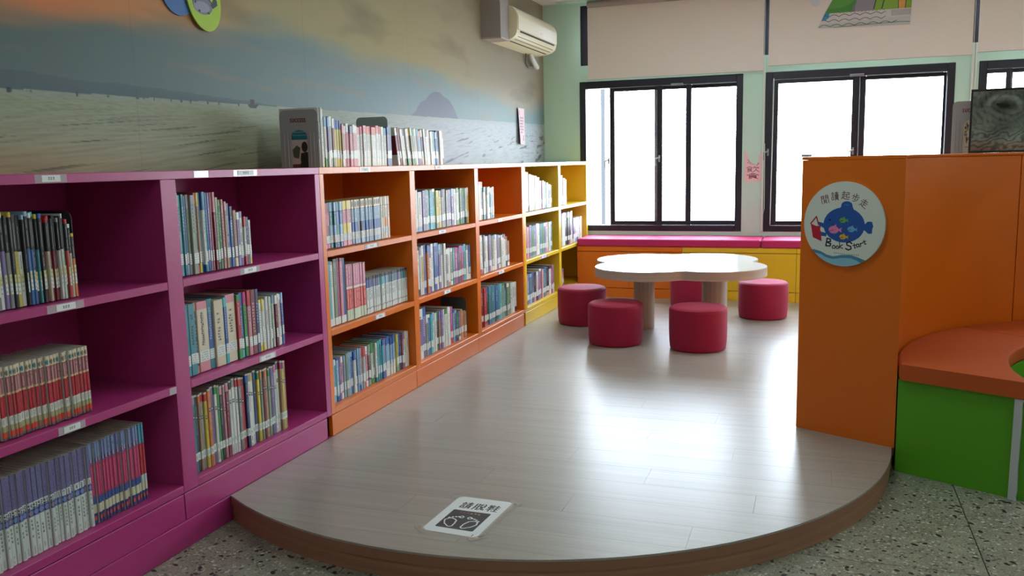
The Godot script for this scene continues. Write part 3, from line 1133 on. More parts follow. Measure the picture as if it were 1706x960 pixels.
func build_books() -> void:
	atlas = Paint.new(ATLAS_W, ATLAS_H, Color(0.5, 0.5, 0.5))
	spine_mat = mat("spines", Color.WHITE, 0.42)
	page_mat = mat("pages", col(206, 196, 170), 0.9)
	label_mat = mat("stickers", Color.WHITE, 0.35)
	label_mat.albedo_texture = call_label_image()
	var t1 := 0.857
	var t2 := 0.532
	var t3 := 0.206
	var a := "magenta column by the terrazzo"
	var b := "magenta column joining the orange"
	var c := "orange column beside the magenta"
	var top := "upper tier, "
	var mid := "middle tier, "
	var low := "bottom tier, "
	row(top + a, "library books on the upper tier by the terrazzo", -0.03, t1, 5.80, [
		["A", "ew we ww ve ee kk", 0.246, 0.246, 5.712, 1], ["A", "we ew ww vw ek ky yk wk", 0.242, 0.234, 5.606, 1], ["A", "kl bl bw kq qy kb", 0.236, 0.236, 5.545, 1],
		["A", "rr cr dr dk dk we wk gw", 0.217, 0.222, 5.475, 1], ["A", "rr cw oy", 0.212, 0.176, 5.442, 1]], [])
	row(mid + a, "comic volumes with red spines", -0.03, t2, 5.84, [["B", many("r", 34), 0.185, 0.184, 5.432, -1]], [])
	row(low + a, "numbered volumes on the bottom tier by the terrazzo", -0.03, t3, 5.845, [["C", many("u", 26), 0.236, 0.233, 5.464, -1], ["D", "m m m m m m m m m m m m m r r", 0.236, 0.238, 5.253, -1]], [])
	row(top + b, "picture books on the upper tier joining the orange", -0.028, t1, 5.066, [
		["X", "py eg mp ql tl bl se:1.3 se:1.9 kr ay lt wb qt bb vv pm", 0.258, 0.262, 4.868, 0], ["X", "dp sk gs pa ap bn bn ac vw wv wr nb wy", 0.254, 0.158, 4.668, 0]], [])
	row(mid + b, "picture books on the middle tier joining the orange", -0.028, t2, 5.066, [
		["X", "tt:1.4 tl:1.2 ka:0.5 cp:2 bt:1 cc:1.8 bq:0.7 cp:1.9 rg:0.8 bq:0.7 gm:0.7 pr:0.8 dd:1 nl:0.7", 0.230, 0.228, 4.655, 0],
		["X", "wy wy wy wy we gs wl dw ww pw bl", 0.190, 0.192, 4.50, 0]], [])
	row(low + b, "magazines on the bottom tier joining the orange", -0.028, t3, 5.062, [["G", "wo te kk ao er yr oo vv wg gg kp pe dp wk we wr er rd nb we wy nb yg so dk ao sg kn vv wp wv ar yb ao", 0.262, 0.264, 4.512, -1]], [])
	row(top + c, "comic volumes on the upper orange tier", -0.03, t1, 4.216, [["H", "vp pp mr rk tl tl bt bl py py py pc lcb lcb lcu lck lcb lcb lcb lcb lcu lcb lcb lcb ccc cec cco ccc", 0.188, 0.194, 3.603, -1]], [])
	row(mid + c, "series on the middle orange tier", -0.03, t2, 4.216, [["I", "sw lw qw wl sw mw pw bw", 0.278, 0.272, 4.034, -1], ["Q", many("p", 8), 0.245, 0.238, 3.86, -1],
		["L", "b v b u u v q q l l e t u t u v e t t e", 0.168, 0.165, 3.452, -1]], [])
	row(low + c, "picture books on the bottom orange tier", -0.03, t3, 4.216, [["X", "wk we lw qw lb vl pw lt sl lw lv bl wb nl lq lb pl er wr pw de gs wg sg wt qt tq tt qb vt", 0.188, 0.186, 3.70, 0],
		["T", "lbw lbw lbw lbw lbw", 0.185, 0.185, 3.60, 0], ["X", "ys bt nn dw wv cw wc", 0.180, 0.172, 3.455, 0]], [])
	# the books standing on top of the bookcases
	var tp := "atop the bookcases"
	row(tp + " beside the lettered bookend", "tall white books by the steel bookend", -0.078, TOP + 0.0006, 4.108, [["X", "ww we wy", 0.243, 0.240, 4.066, -1]], [])
	row(tp + " before the second bookend", "books standing on top of the bookcases", -0.078, TOP + 0.0006, 4.064, [["T", "wlg vlw sws dws", 0.212, 0.205, 3.985, 0], ["T", "yby yby yby", 0.196, 0.196, 3.93, 0],
		["T", "apw pwp pwp pup pwp pwp", 0.178, 0.182, 3.79, 0], ["T", "wpw wpw wpw wow wpw wpw wow wpw wrw", 0.178, 0.180, 3.565, 0], ["T", "www wlw ubu bkb", 0.178, 0.176, 3.462, 0]], [])
	row(tp + " beyond the second bookend", "books leaning on top of the bookcases", -0.078, TOP + 0.0006, 3.395, [["T", "dww ddd www wee wwg ayw sws sgg cww ntn lpm vww www wew www www ttl blb lvw www wpd", 0.184, 0.176, 2.84, 0]], [], 0.19)
	# everything further along the shelves: too many to part one by one
	var mass := [MB.new(), MB.new(), MB.new()]
	var mix := "ww we wl lb wk wp cw wt ew ws vw wr wa wg"
	row("", "", -0.03, t1, 3.386, [["X", "bw wl:2 wl:1.6 vm eg tq qt qw ys ye ek ee ea ve vl wv ws gs sg tg wk yw", 0.205, 0.200, 2.63, 0]], mass)
	row("", "", -0.03, t2, 3.386, [["X", "wa aw wk we yw vb ob wb ww bl bw vl we wa", 0.252, 0.242, 2.98, 0], ["X", "ew wa sw tq mv ng dm mv tq we bw", 0.205, 0.200, 2.625, 0]], mass)
	row("", "", -0.03, t3, 3.386, [["X", "vw vw vb", 0.262, 0.262, 3.25, 0], ["X", "sw bw qt wl ws kg av vo wl wg wc cw mr", 0.215, 0.210, 2.90, 0], ["X", "lb bl gk vw oa ae oe te", 0.185, 0.150, 2.70, 0]], mass)
	row("", "", -0.03, t1, 2.546, [["X", "wk we wp ea", 0.236, 0.232, 2.40, 0], ["X", "wt wl we tw lw wq", 0.190, 0.186, 2.215, 0]], mass)
	row("", "", -0.03, t2, 2.546, [["X", many("ww ew sw we vw wr cw wt wl", 17), 0.236, 0.204, 2.03, 0], ["X", "ak aw", 0.19, 0.165, 1.96, 0]], mass)
	row("", "", -0.03, t3, 2.546, [["X", "ww ew dr rw kb tb tt:1.8 bk tk qt sg tk sw gs ww ww wk", 0.255, 0.200, 1.82, 0]], mass)
	row("", "", -0.03, t1, 1.690, [["X", many("we ww ew wl ee wk cw", 9), 0.275, 0.225, 1.27, 0], ["X", "pw vp tb wl uw ee", 0.205, 0.166, 0.976, 0]], mass)
	row("", "", -0.03, t2, 1.690, [["X", many("vu gt tl uv wv pw wp mw vw", 14), 0.222, 0.220, 0.979, 0]], mass)
	row("", "", -0.03, t3, 1.690, [["X", many("kw tl wk pw ve kp ew ld ub mv", 16), 0.212, 0.215, 0.949, 0]], mass)
	row("", "", -0.03, t1, 0.842, [["X", "ew we re wg cw", 0.255, 0.195, 0.56, 0]], mass)
	row("", "", -0.03, t2, 0.842, [["X", "sw qw ww wp kk kw kp we", 0.262, 0.258, 0.40, 0], ["X", "vw wl wb wv ww", 0.205, 0.200, 0.12, 0]], mass)
	row("", "", -0.03, t3, 0.842, [["X", "pw wp pv", 0.155, 0.150, 0.68, 0]], mass)
	var o := thing("distant_books", "rows of mixed library books filling the orange and yellow tiers towards the windows", "books", Vector3(-0.2, t3, 1.7))
	o.set_meta("kind", "stuff")
	part(o, "covers", mass[0], spine_mat)
	part(o, "page_blocks", mass[1], page_mat)
	part(o, "spine_labels", mass[2], label_mat)
	for k in o.get_children():
		k.set_meta("kind", "stuff")
	spine_mat.albedo_texture = atlas.tex()


# ---------------------------------------------------------------- builders of things
func plane_uv(b: MB, p: Array, nrm: Vector3) -> void:
	b.quad(p, nrm, [Vector2(0, 0), Vector2(1, 0), Vector2(1, 1), Vector2(0, 1)])


func cabinet(called: String, label: String, m: StandardMaterial3D, edges: Array, zs: Array, tape: Material, paper: Material, marks: Array) -> void:
	var z1: float = zs[0]
	var z0: float = zs[1]
	var o := thing(called, label, "bookcase", Vector3(WALL_X * 0.5, 0.0, (z0 + z1) * 0.5), "low bookcases along the mural wall")
	var bk := WALL_X + 0.003
	part(o, "back_panel", bx(Vector3(bk, 0.0, z0), Vector3(bk + 0.012, TOP - 0.026, z1)), m)
	var boards := [[TOP, z0, z1, null]]
	boards[0][3] = part(o, "top_board", bx(Vector3(bk, TOP - 0.0255, z0), Vector3(0.0, TOP, z1), 0.0012), m)
	part(o, "plinth", bx(Vector3(bk + 0.013, 0.001, z0), Vector3(-0.0005, STEP - 0.002, z1), 0.001), m)
	for k in edges.size():
		var e: Array = edges[k]
		part(o, "upright", bx(Vector3(bk + 0.013, 0.181, e[1]), Vector3(0.0, TOP - 0.026, e[0]), 0.0012), m)
		if k < edges.size() - 1:
			var n: Array = edges[k + 1]
			for y in [0.854, 0.529, 0.205]:
				var sb := part(o, "shelf_board", bx(Vector3(bk + 0.013, y - 0.0245, n[0] + 0.0003), Vector3(-0.0006, y, e[1] - 0.0003), 0.0012), m)
				boards.append([y, n[0], e[1], sb])
		var last: float = z0 if k == edges.size() - 1 else edges[k + 1][0]
		var first: float = z1 if k == 0 else e[0]
		if first - last > 0.1:
			part(o, "kick_panel", bx(Vector3(-0.02, STEP - 0.0005, last + 0.0015), Vector3(-0.001, 0.1772, first - 0.0015), 0.0018), m)
	for q in marks:
		var on: Node = boards[0][3]
		for bd in boards:
			if absf(bd[0] - q[1]) < 0.01 and q[0] > bd[1] and q[0] < bd[2]:
				on = bd[3]
		# [z, y of the board's top, length, clear tape length]
		if q[3] > 0.0:
			part(on, "clear_tape", bx(Vector3(0.0002, q[1] - 0.0235, q[0] - q[3] * 0.5), Vector3(0.0006, q[1] - 0.002, q[0] + q[3] * 0.5)), tape)
		if q[2] > 0.0:
			var b := MB.new()
			b.fixed_uv = true
			b.uv_const = Vector2(0.02, 0.02)
			var x := 0.0014
			b.box(Vector3(0.0007, q[1] - 0.021, q[0] - q[2] * 0.5), Vector3(x, q[1] - 0.004, q[0] + q[2] * 0.5), 0.0, 0, 1)
			plane_uv(b, [Vector3(x, q[1] - 0.004, q[0] + q[2] * 0.5), Vector3(x, q[1] - 0.004, q[0] - q[2] * 0.5), Vector3(x, q[1] - 0.021, q[0] - q[2] * 0.5), Vector3(x, q[1] - 0.021, q[0] + q[2] * 0.5)], Vector3.RIGHT)
			part(on, "shelf_label", b, paper)


func bookend(label: String, at: Vector3, turn: float, w: float, h: float, m: Material, arch: bool, foot: float, words := false) -> void:
	var o := thing("bookend", label, "bookend", at, "steel bookends")
	o.rotation.y = turn
	var r := 0.022
	var p := PackedVector2Array()
	p.append(Vector2(-w * 0.5, 0))
	for k in 7:
		var t := PI - PI / 2 * k / 6.0
		p.append(Vector2(-w * 0.5 + r + cos(t) * r, h - r + sin(t) * r))
	for k in 7:
		var t := PI / 2 - PI / 2 * k / 6.0
		p.append(Vector2(w * 0.5 - r + cos(t) * r, h - r + sin(t) * r))
	p.append(Vector2(w * 0.5, 0))
	if arch:
		var aw := w * 0.21
		var ah := h * 0.65
		p.append(Vector2(aw, 0))
		for k in 13:
			var t := PI * k / 12.0
			p.append(Vector2(cos(t) * aw, ah - aw * 0.62 + sin(t) * aw * 0.62))
		p.append(Vector2(-aw, 0))
	var b := MB.new()
	b.extrude(p, Vector3.ZERO, Vector3.RIGHT, Vector3.UP, Vector3(0, 0, 0.0016), false, true)
	var plate := mesh_node("plate", b, m)
	o.add_child(plate, true)
	if foot > 0.0:
		o.add_child(mesh_node("foot", bx(Vector3(-w * 0.5 + 0.004, 0.0, -foot), Vector3(w * 0.5 - 0.004, 0.0006, 0.0)), m), true)
	else:
		o.add_child(mesh_node("foot", bx(Vector3(-w * 0.5 + 0.004, 0.0, 0.0016), Vector3(w * 0.5 - 0.004, 0.0012, -foot)), m), true)
	if arch:
		for x in [-0.40, -0.30, 0.29, 0.38]:
			var q := MB.new()
			q.tube([Vector3(x * w, 0.003, 0.0014), Vector3(x * w, h * 0.60, 0.0014), Vector3(x * w, h * 0.61, 0.0008)], 0.0022, 6)
			plate.add_child(mesh_node("pressed_rib", q, m), true)
	if words:
		var tm := TextMesh.new()
		var f := SystemFont.new()
		f.font_names = PackedStringArray(["Droid Sans"])
		f.font_weight = 700
		tm.font = f
		tm.text = "SUCCESS"
		tm.font_size = 32
		tm.pixel_size = 0.00072
		tm.depth = 0.0008
		tm.material = mat("red_print", col(132, 8, 26), 0.6)
		var l := MeshInstance3D.new()
		l.name = "lettering"
		l.mesh = tm
		l.scale = Vector3(0.80, 1.0, 1.0)
		l.position = Vector3(-0.002, h * 0.82, 0.0020)
		plate.add_child(l, true)


func sash(parent: Node3D, x0: float, x1: float, y0: float, y1: float, z: float, wl: float, wr: float, m: Material, glass: Material) -> void:
	var b := MB.new()
	b.box(Vector3(x0, y0, z - 0.018), Vector3(x0 + wl, y1, z), 0.002)
	b.box(Vector3(x1 - wr, y0, z - 0.018), Vector3(x1, y1, z), 0.002)
	b.box(Vector3(x0 + wl, y0, z - 0.018), Vector3(x1 - wr, y0 + 0.035, z), 0.002)
	b.box(Vector3(x0 + wl, y1 - 0.03, z - 0.018), Vector3(x1 - wr, y1, z), 0.002)
	var s := part(parent, "sash", b, m)
	part(s, "pane", bx(Vector3(x0 + wl, y0 + 0.035, z - 0.011), Vector3(x1 - wr, y1 - 0.03, z - 0.007)), glass)


func latch(parent: Node3D, x: float, y: float, z: float, m: Material) -> void:
	var b := MB.new()
	b.box(Vector3(x - 0.007, y - 0.028, z), Vector3(x + 0.007, y + 0.028, z + 0.008), 0.002)
	b.tube([Vector3(x, y + 0.01, z + 0.008), Vector3(x, y + 0.01, z + 0.022), Vector3(x - 0.03, y - 0.004, z + 0.024)], 0.006, 8)
	b.box(Vector3(x - 0.033, y - 0.060, z + 0.014), Vector3(x - 0.025, y + 0.002, z + 0.022), 0.002)
	part(parent, "latch", b, m)


func pouf(at: Vector3, label: String, m: Material, seam: Material) -> void:
	var o := thing("stool", label, "stool", at, "round stools at the clover table")
	var prof := []
	var R := 0.1675
	var H := 0.252
	for k in 4:
		var t := -PI / 2 + PI / 2 * k / 3.0
		prof.append(Vector2(R - 0.018 + cos(t) * 0.012, 0.014 + sin(t) * 0.014))
	prof.append(Vector2(R - 0.002, 0.05))
	prof.append(Vector2(R, 0.12))
	prof.append(Vector2(R, H - 0.05))
	for k in 7:
		var t := PI / 2 * k / 6.0
		prof.append(Vector2(R - 0.026 + cos(t) * 0.026, H - 0.026 + sin(t) * 0.026))
	prof.append(Vector2(R * 0.5, H + 0.004))
	prof.append(Vector2(0.0, H + 0.006))
	prof.push_front(Vector2(0.0, 0.0))
	var b := MB.new()
	b.lathe(prof, Vector3.ZERO, 48)
	o.add_child(mesh_node("upholstery", b, m), true)
	var w := MB.new()
	var ring := []
	for k in 49:
		ring.append(Vector3(cos(TAU * k / 48) * (R - 0.004), H - 0.012, sin(TAU * k / 48) * (R - 0.004)))
	w.tube(ring, 0.0022, 5, false)
	o.add_child(mesh_node("piping", w, seam), true)


func booth_angles(prof: PackedVector2Array, inset := 0.0) -> PackedFloat32Array:
	# where a circle round the booth's centre meets the straight cut at its open end
	var e := Vector2(0.895, 0.446)
	var p0 := Vector2(2.154, 3.80) - BOOTH + Vector2(0.446, -0.895) * inset
	var r := PackedFloat32Array()
	for q in prof:
		var bb := p0.dot(e)
		var s := -bb - sqrt(maxf(bb * bb - p0.length_squared() + q.x * q.x, 0.0))
		r.append(fposmod((p0 + e * s).angle(), TAU))
	return r


func flat_angles(prof: PackedVector2Array, deg: float) -> PackedFloat32Array:
	var r := PackedFloat32Array()
	for q in prof:
		r.append(deg_to_rad(deg))
	return r


func rect_profile(r0: float, r1: float, y0: float, y1: float, c := 0.0) -> PackedVector2Array:
	if c <= 0.0:
		return PackedVector2Array([Vector2(r0, y0), Vector2(r1, y0), Vector2(r1, y1), Vector2(r0, y1)])
	var p := PackedVector2Array()
	for q in [[r1 - c, y0 + c, -90], [r1 - c, y1 - c, 0], [r0 + c, y1 - c, 90], [r0 + c, y0 + c, 180]]:
		for k in 4:
			var t := deg_to_rad(q[2] + 30.0 * k)
			p.append(Vector2(q[0] + cos(t) * c, q[1] + sin(t) * c))
	return p


# ---------------------------------------------------------------- the scene
func _ready() -> void:
	rng.seed = 20240611
	# camera, sky, exposure
	var cam := Camera3D.new()
	cam.name = "camera"
	cam.position = Vector3(1.868, 1.191, 7.260)
	cam.rotation = Vector3(-0.143059, 0.341544, -0.022115)
	cam.fov = 36.728
	cam.near = 0.05
	cam.far = 200.0
	add_child(cam)
	cam.current = true
	var env := Environment.new()
	env.background_mode = Environment.BG_SKY
	var sm := ProceduralSkyMaterial.new()
	sm.sky_top_color = Color(0.86, 0.93, 1.0)
	sm.sky_horizon_color = Color(0.95, 0.98, 1.0)
	sm.ground_bottom_color = Color(0.62, 0.66, 0.68)
	sm.ground_horizon_color = Color(0.92, 0.95, 0.97)
	sm.sun_angle_max = 1.0
	sm.energy_multiplier = 18.0
	var sky := Sky.new()
	sky.sky_material = sm
	env.sky = sky
	env.tonemap_mode = Environment.TONE_MAPPER_LINEAR
	env.tonemap_exposure = 1.0
	env.sdfgi_enabled = true
	env.ssao_enabled = true
	env.ssil_enabled = true
	var we := WorldEnvironment.new()
	we.name = "environment"
	we.environment = env
	add_child(we)
	# ceiling lamps of the room (all above and behind the picture)
	var lamp_energy := [1.6, 1.6, 0.75, 0.95, 0.7, 1.0]
	var lamp_spots := [Vector3(1.3, 2.5, 1.9), Vector3(4.2, 2.5, 1.9), Vector3(1.3, 2.5, 4.2), Vector3(4.2, 2.5, 4.2), Vector3(1.3, 2.5, 6.8), Vector3(4.2, 2.5, 6.8)]

	# materials
	var magenta := mat("magenta", col(178, 56, 120), 0.34)
	var orange := mat("orange", col(226, 116, 22), 0.30)
	var yellow := mat("yellow", col(226, 186, 36), 0.30)
	var green_wall := mat("green_wall", col(188, 222, 206), 0.75)
	var white_paint := mat("white_paint", col(226, 226, 218), 0.8)
	var frame_m := mat("window_frame", col(24, 25, 38), 0.4)
	var glass := mat("glass", Color(0.92, 0.97, 0.98, 0.06), 0.03, {"transparency": BaseMaterial3D.TRANSPARENCY_ALPHA})
	var steel := mat("steel", col(150, 154, 156), 0.3, {"metallic": 0.9})
	var tape := mat("tape", Color(0.94, 0.9, 0.92, 0.35), 0.12, {"transparency": BaseMaterial3D.TRANSPARENCY_ALPHA})
	var label_paper := textured("shelf_labels", shelf_label_image(), 0.5)

	# ---------------- the setting
	var wall := structure("wall_left", Vector3(WALL_X, 0, 4.0), "wall covered by a printed mural of the sea at dusk with an island")
	part(wall, "masonry", bx(Vector3(WALL_X - 0.2, -0.1, -0.2), Vector3(WALL_X - 0.002, 2.6, 9.6)), white_paint)
	var mb := MB.new()
	mb.fixed_uv = true
	mb.uv_const = Vector2(0.5, 0.02)
	mb.box(Vector3(WALL_X - 0.002, 1.1, 0.0005), Vector3(WALL_X, 2.499, 7.4), 0.0, 0, 1)
	plane_uv(mb, [Vector3(WALL_X, 2.5, 7.4), Vector3(WALL_X, 2.5, 0.0), Vector3(WALL_X, 1.1, 0.0), Vector3(WALL_X, 1.1, 7.4)], Vector3.RIGHT)
	part(wall, "mural", mb, textured("mural", mural_image(), 0.55), "printed mural of a dusky sea, clouds and one island")

	var wins := [[-0.067, 1.2715], [1.444, 2.785], [2.940, 4.280], [4.450, 5.790]]
	var back := structure("wall_back", Vector3(3.0, 0, -0.08), "pale green window wall")
	mb = MB.new()
	mb.box(Vector3(WALL_X - 0.002, -0.1, -0.16), Vector3(6.6, 0.600, 0.0))
	mb.box(Vector3(WALL_X - 0.002, 1.852, -0.16), Vector3(6.6, 1.985, 0.0))
	mb.box(Vector3(WALL_X - 0.002, 2.47, -0.16), Vector3(6.6, 2.6, 0.0))
	var x_at := WALL_X - 0.002
	for w in wins:
		mb.box(Vector3(x_at, 0.600, -0.16), Vector3(w[0], 1.852, 0.0))
		x_at = w[1]
	mb.box(Vector3(x_at, 0.600, -0.16), Vector3(6.6, 1.852, 0.0))
	mb.box(Vector3(WALL_X - 0.002, 1.985, -0.16), Vector3(-0.056, 2.47, 0.0))
	mb.box(Vector3(5.80, 1.985, -0.16), Vector3(6.6, 2.47, 0.0))
	part(back, "masonry", mb, green_wall)
	var wr := structure("wall_right", Vector3(6.6, 0, 4.0))
	part(wr, "masonry", bx(Vector3(6.6, -0.1, -0.2), Vector3(6.8, 2.6, 9.6)), white_paint)
	var wf := structure("wall_front", Vector3(3.0, 0, 9.5))
	part(wf, "masonry", bx(Vector3(WALL_X - 0.2, -0.1, 9.6), Vector3(6.8, 2.6, 9.8)), white_paint)
	var ceil := structure("ceiling", Vector3(3.0, 2.5, 4.5))
	part(ceil, "slab", bx(Vector3(WALL_X - 0.2, 2.5, 0.0), Vector3(6.8, 2.62, 9.6)), white_paint)

	# windows
	for i in 4:
		var w: Array = wins[i]
		var o := structure("window_%d" % (i + 1), Vector3((w[0] + w[1]) * 0.5, 0.6, -0.03), "black framed sliding window in the green wall")
		var x0: float = w[0]
		var x1: float = w[1]
		mb = MB.new()
		mb.box(Vector3(x0, 0.6005, -0.075), Vector3(x0 + 0.052, 1.8515, 0.006), 0.003)
		mb.box(Vector3(x1 - 0.052, 0.6005, -0.075), Vector3(x1, 1.8515, 0.006), 0.003)
		mb.box(Vector3(x0 + 0.052, 1.792, -0.075), Vector3(x1 - 0.052, 1.8515, 0.006), 0.003)
		mb.box(Vector3(x0 + 0.052, 0.6005, -0.075), Vector3(x1 - 0.052, 0.648, 0.006), 0.003)
		part(o, "frame", mb, frame_m)
		if i == 0:
			sash(o, 0.187, 0.628, 0.649, 1.791, -0.012, 0.041, 0.044, frame_m, glass)
			sash(o, 0.560, 0.861, 0.649, 1.791, -0.034, 0.036, 0.044, frame_m, glass)
			sash(o, 0.817, x1 - 0.0525, 0.649, 1.791, -0.055, 0.044, 0.004, frame_m, glass)
			latch(o, 0.178, 1.19, -0.010, steel)
			latch(o, 0.606, 1.20, -0.010, steel)
			part(o, "sash_clip", bx(Vector3(0.70, 1.786, -0.008), Vector3(0.80, 1.803, 0.009), 0.002), steel)
		elif i == 1:
			sash(o, x0 + 0.0525, 2.135, 0.649, 1.791, -0.012, 0.044, 0.053, frame_m, glass)
			sash(o, 2.130, x1 - 0.0525, 0.649, 1.791, -0.055, 0.050, 0.016, frame_m, glass)
			latch(o, 1.470, 1.23, 0.007, steel)
			latch(o, 2.100, 1.225, -0.010, steel)
			part(o, "sash_clip", bx(Vector3(2.06, 1.786, -0.008), Vector3(2.16, 1.806, 0.009), 0.002), steel)
			mb = MB.new()
			mb.tube([Vector3(2.133, 0.66, -0.010), Vector3(2.133, 1.78, -0.010)], 0.003, 6)
			part(o, "seal_strip", mb, steel)
		elif i == 2:
			sash(o, x0 + 0.0525, 3.155, 0.649, 1.791, -0.012, 0.006, 0.036, frame_m, glass)
			sash(o, 3.130, 3.60, 0.649, 1.791, -0.034, 0.036, 0.04, frame_m, glass)
			sash(o, 3.58, x1 - 0.0525, 0.649, 1.791, -0.055, 0.04, 0.01, frame_m, glass)
		else:
			sash(o, x0 + 0.0525, 5.13, 0.649, 1.791, -0.012, 0.04, 0.04, frame_m, glass)
			sash(o, 5.10, x1 - 0.0525, 0.649, 1.791, -0.055, 0.04, 0.02, frame_m, glass)
	var xs := [-0.055, 1.446, 2.898, 4.35, 5.80]
	for i in 4:
		var o := structure("window_%d" % (i + 5), Vector3(xs[i], 1.985, -0.03), "dark framed transom window behind a roller blind")
		mb = MB.new()
		var x0: float = xs[i]
		var x1: float = xs[i + 1]
		mb.box(Vector3(x0, 1.9855, -0.075), Vector3(x0 + 0.07, 2.4695, 0.004), 0.003)
		mb.box(Vector3(x1 - 0.06, 1.9855, -0.075), Vector3(x1, 2.4695, 0.004), 0.003)
		mb.box(Vector3(x0 + 0.07, 2.415, -0.075), Vector3(x1 - 0.06, 2.4695, 0.004), 0.003)
		mb.box(Vector3(x0 + 0.07, 1.9855, -0.075), Vector3(x1 - 0.06, 2.04, 0.004), 0.003)
		part(o, "frame", mb, frame_m)
		part(o, "pane", bx(Vector3(x0 + 0.07, 2.04, -0.04), Vector3(x1 - 0.06, 2.415, -0.035)), glass)
	var trunk := mat("trunking", col(206, 216, 204), 0.5)
	var t1 := structure("trim_1", Vector3(1.43, 0.6, 0.0), "narrow white cable trunking beside the middle window")
	part(t1, "trunking", bx(Vector3(1.424, 0.60, 0.0005), Vector3(1.440, 1.985, 0.012), 0.002), trunk)
	var t2 := structure("trim_2", Vector3(2.90, 0.6, 0.0), "white cable trunking between two windows")
	part(t2, "trunking", bx(Vector3(2.886, 0.60, 0.0005), Vector3(2.905, 1.985, 0.014), 0.002), trunk)
	part(t2, "trunking", bx(Vector3(2.908, 0.60, 0.0005), Vector3(2.924, 1.985, 0.012), 0.002), trunk)

	# boxed-in duct hanging from the ceiling on the mural wall
	var duct := structure("beam_box", Vector3(WALL_X, 2.047, 1.36), "grey boxed-in duct hanging on the mural wall beside the air conditioner")
	var duct_m := mat("duct", col(150, 146, 142), 0.7)
	part(duct, "casing", bx(Vector3(WALL_X + 0.0005, 2.060, 1.279), Vector3(-0.240, 2.4995, 1.445), 0.002), duct_m)
	part(duct, "bottom_lip", bx(Vector3(WALL_X + 0.0005, 2.047, 1.270), Vector3(-0.236, 2.0595, 1.449), 0.002), mat("duct_lip", col(176, 166, 160), 0.6))

	# terrazzo floor, laid tile by tile on a screed
	var fl := structure("floor", Vector3(3.0, 0, 5.0), "speckled grey-green terrazzo floor in large square tiles with dark joints")
	part(fl, "screed", bx(Vector3(WALL_X - 0.2, -0.1, 0.0), Vector3(6.6, -0.004, 9.6)), mat("joint", col(38, 40, 38), 0.9))
	var tz := [terrazzo_image(3), terrazzo_image(17)]
	var tile_m := []
	for k in 2:
		tile_m.append(textured("terrazzo%d" % k, tz[k], 0.34, Vector3(1.1, 1.1, 1.1)))
	for ix in 8:
		for iz in range(-3, 7):
			var lo := Vector3(2.352 - 2.7 + (ix - 0.0) * 0.9, -0.012, 4.632 - 0.9 + (iz - 0) * 0.9)
			var hi := lo + Vector3(0.9, 0.012, 0.9)
			if lo.x > 6.5 or lo.z > 9.5 or (lo.x < 2.0 and lo.z < 3.0):
				continue
			hi.x = minf(hi.x, 6.6)
			hi.z = minf(hi.z, 9.6)
			part(fl, "tile", bx(lo + Vector3(0.0016, 0, 0.0016), hi - Vector3(0.0016, 0, 0.0016), 0.0008), tile_m[(ix + iz * 3) % 2])

	# the round-fronted platform
	var outline := PackedVector2Array()
	outline.append(Vector2(0.0015, 0.002))
	outline.append(Vector2(4.6, 0.002))
	outline.append(Vector2(4.6, 2.25))
	var cz := Vector2(0.753, 3.740)
	var R := 1.398
	var bite := PackedVector2Array()
	for k in 41:
		var th := deg_to_rad(310.0 - k * (310.0 - 180.5) / 40.0)
		bite.append(BOOTH + Vector2(cos(th), sin(th)) * 1.187)
	for q in bite:
		if q.y > 2.25 or q.x < 4.2:
			outline.append(q)
	var th_end := PI - asin((0.0)) 
	th_end = acos((0.0015 - cz.x) / R)
	for k in 49:
		var th := lerpf(0.03, th_end, k / 48.0)
		outline.append(cz + Vector2(cos(th), sin(th)) * R)
	var pf := structure("platform", Vector3(1.0, 0, 2.6), "low platform with a curved front, floored in grey-brown wood-grain planks")
	pf.set_meta("category", "platform")
	var edge_m := mat("edge_wood", col(152, 108, 82), 0.5)
	var fasc_m := textured("fascia", wood_image(col(172, 128, 98), col(144, 102, 76), 61), 0.5, Vector3(0.5, 1.4, 1.0))
	var inner: Array = Geometry2D.offset_polygon(outline, -0.004)
	mb = MB.new()
	mb.extrude(inner[0], Vector3(0, 0.0005, 0), Vector3.RIGHT, Vector3.BACK, Vector3(0, 0.052, 0), false, true)
	part(pf, "fascia", mb, fasc_m, "brown curved fascia below the edge board")
	mb = MB.new()
	mb.extrude(outline, Vector3(0, 0.0535, 0), Vector3.RIGHT, Vector3.BACK, Vector3(0, 0.0305, 0), false, true)
	part(pf, "edge_board", mb, edge_m, "darker brown curved edge board")
	var wood := wood_image(col(168, 164, 153), col(147, 142, 131), 41)
	var plank_m := [textured("plank0", wood, 0.31, Vector3.ONE, {"metallic_specular": 1.0}), mat("plank1", col(251, 250, 249), 0.31, {"metallic_specular": 1.0}), mat("plank2", col(253, 253, 253), 0.31, {"metallic_specular": 1.0})]
	plank_m[1].albedo_texture = wood
	plank_m[2].albedo_texture = wood
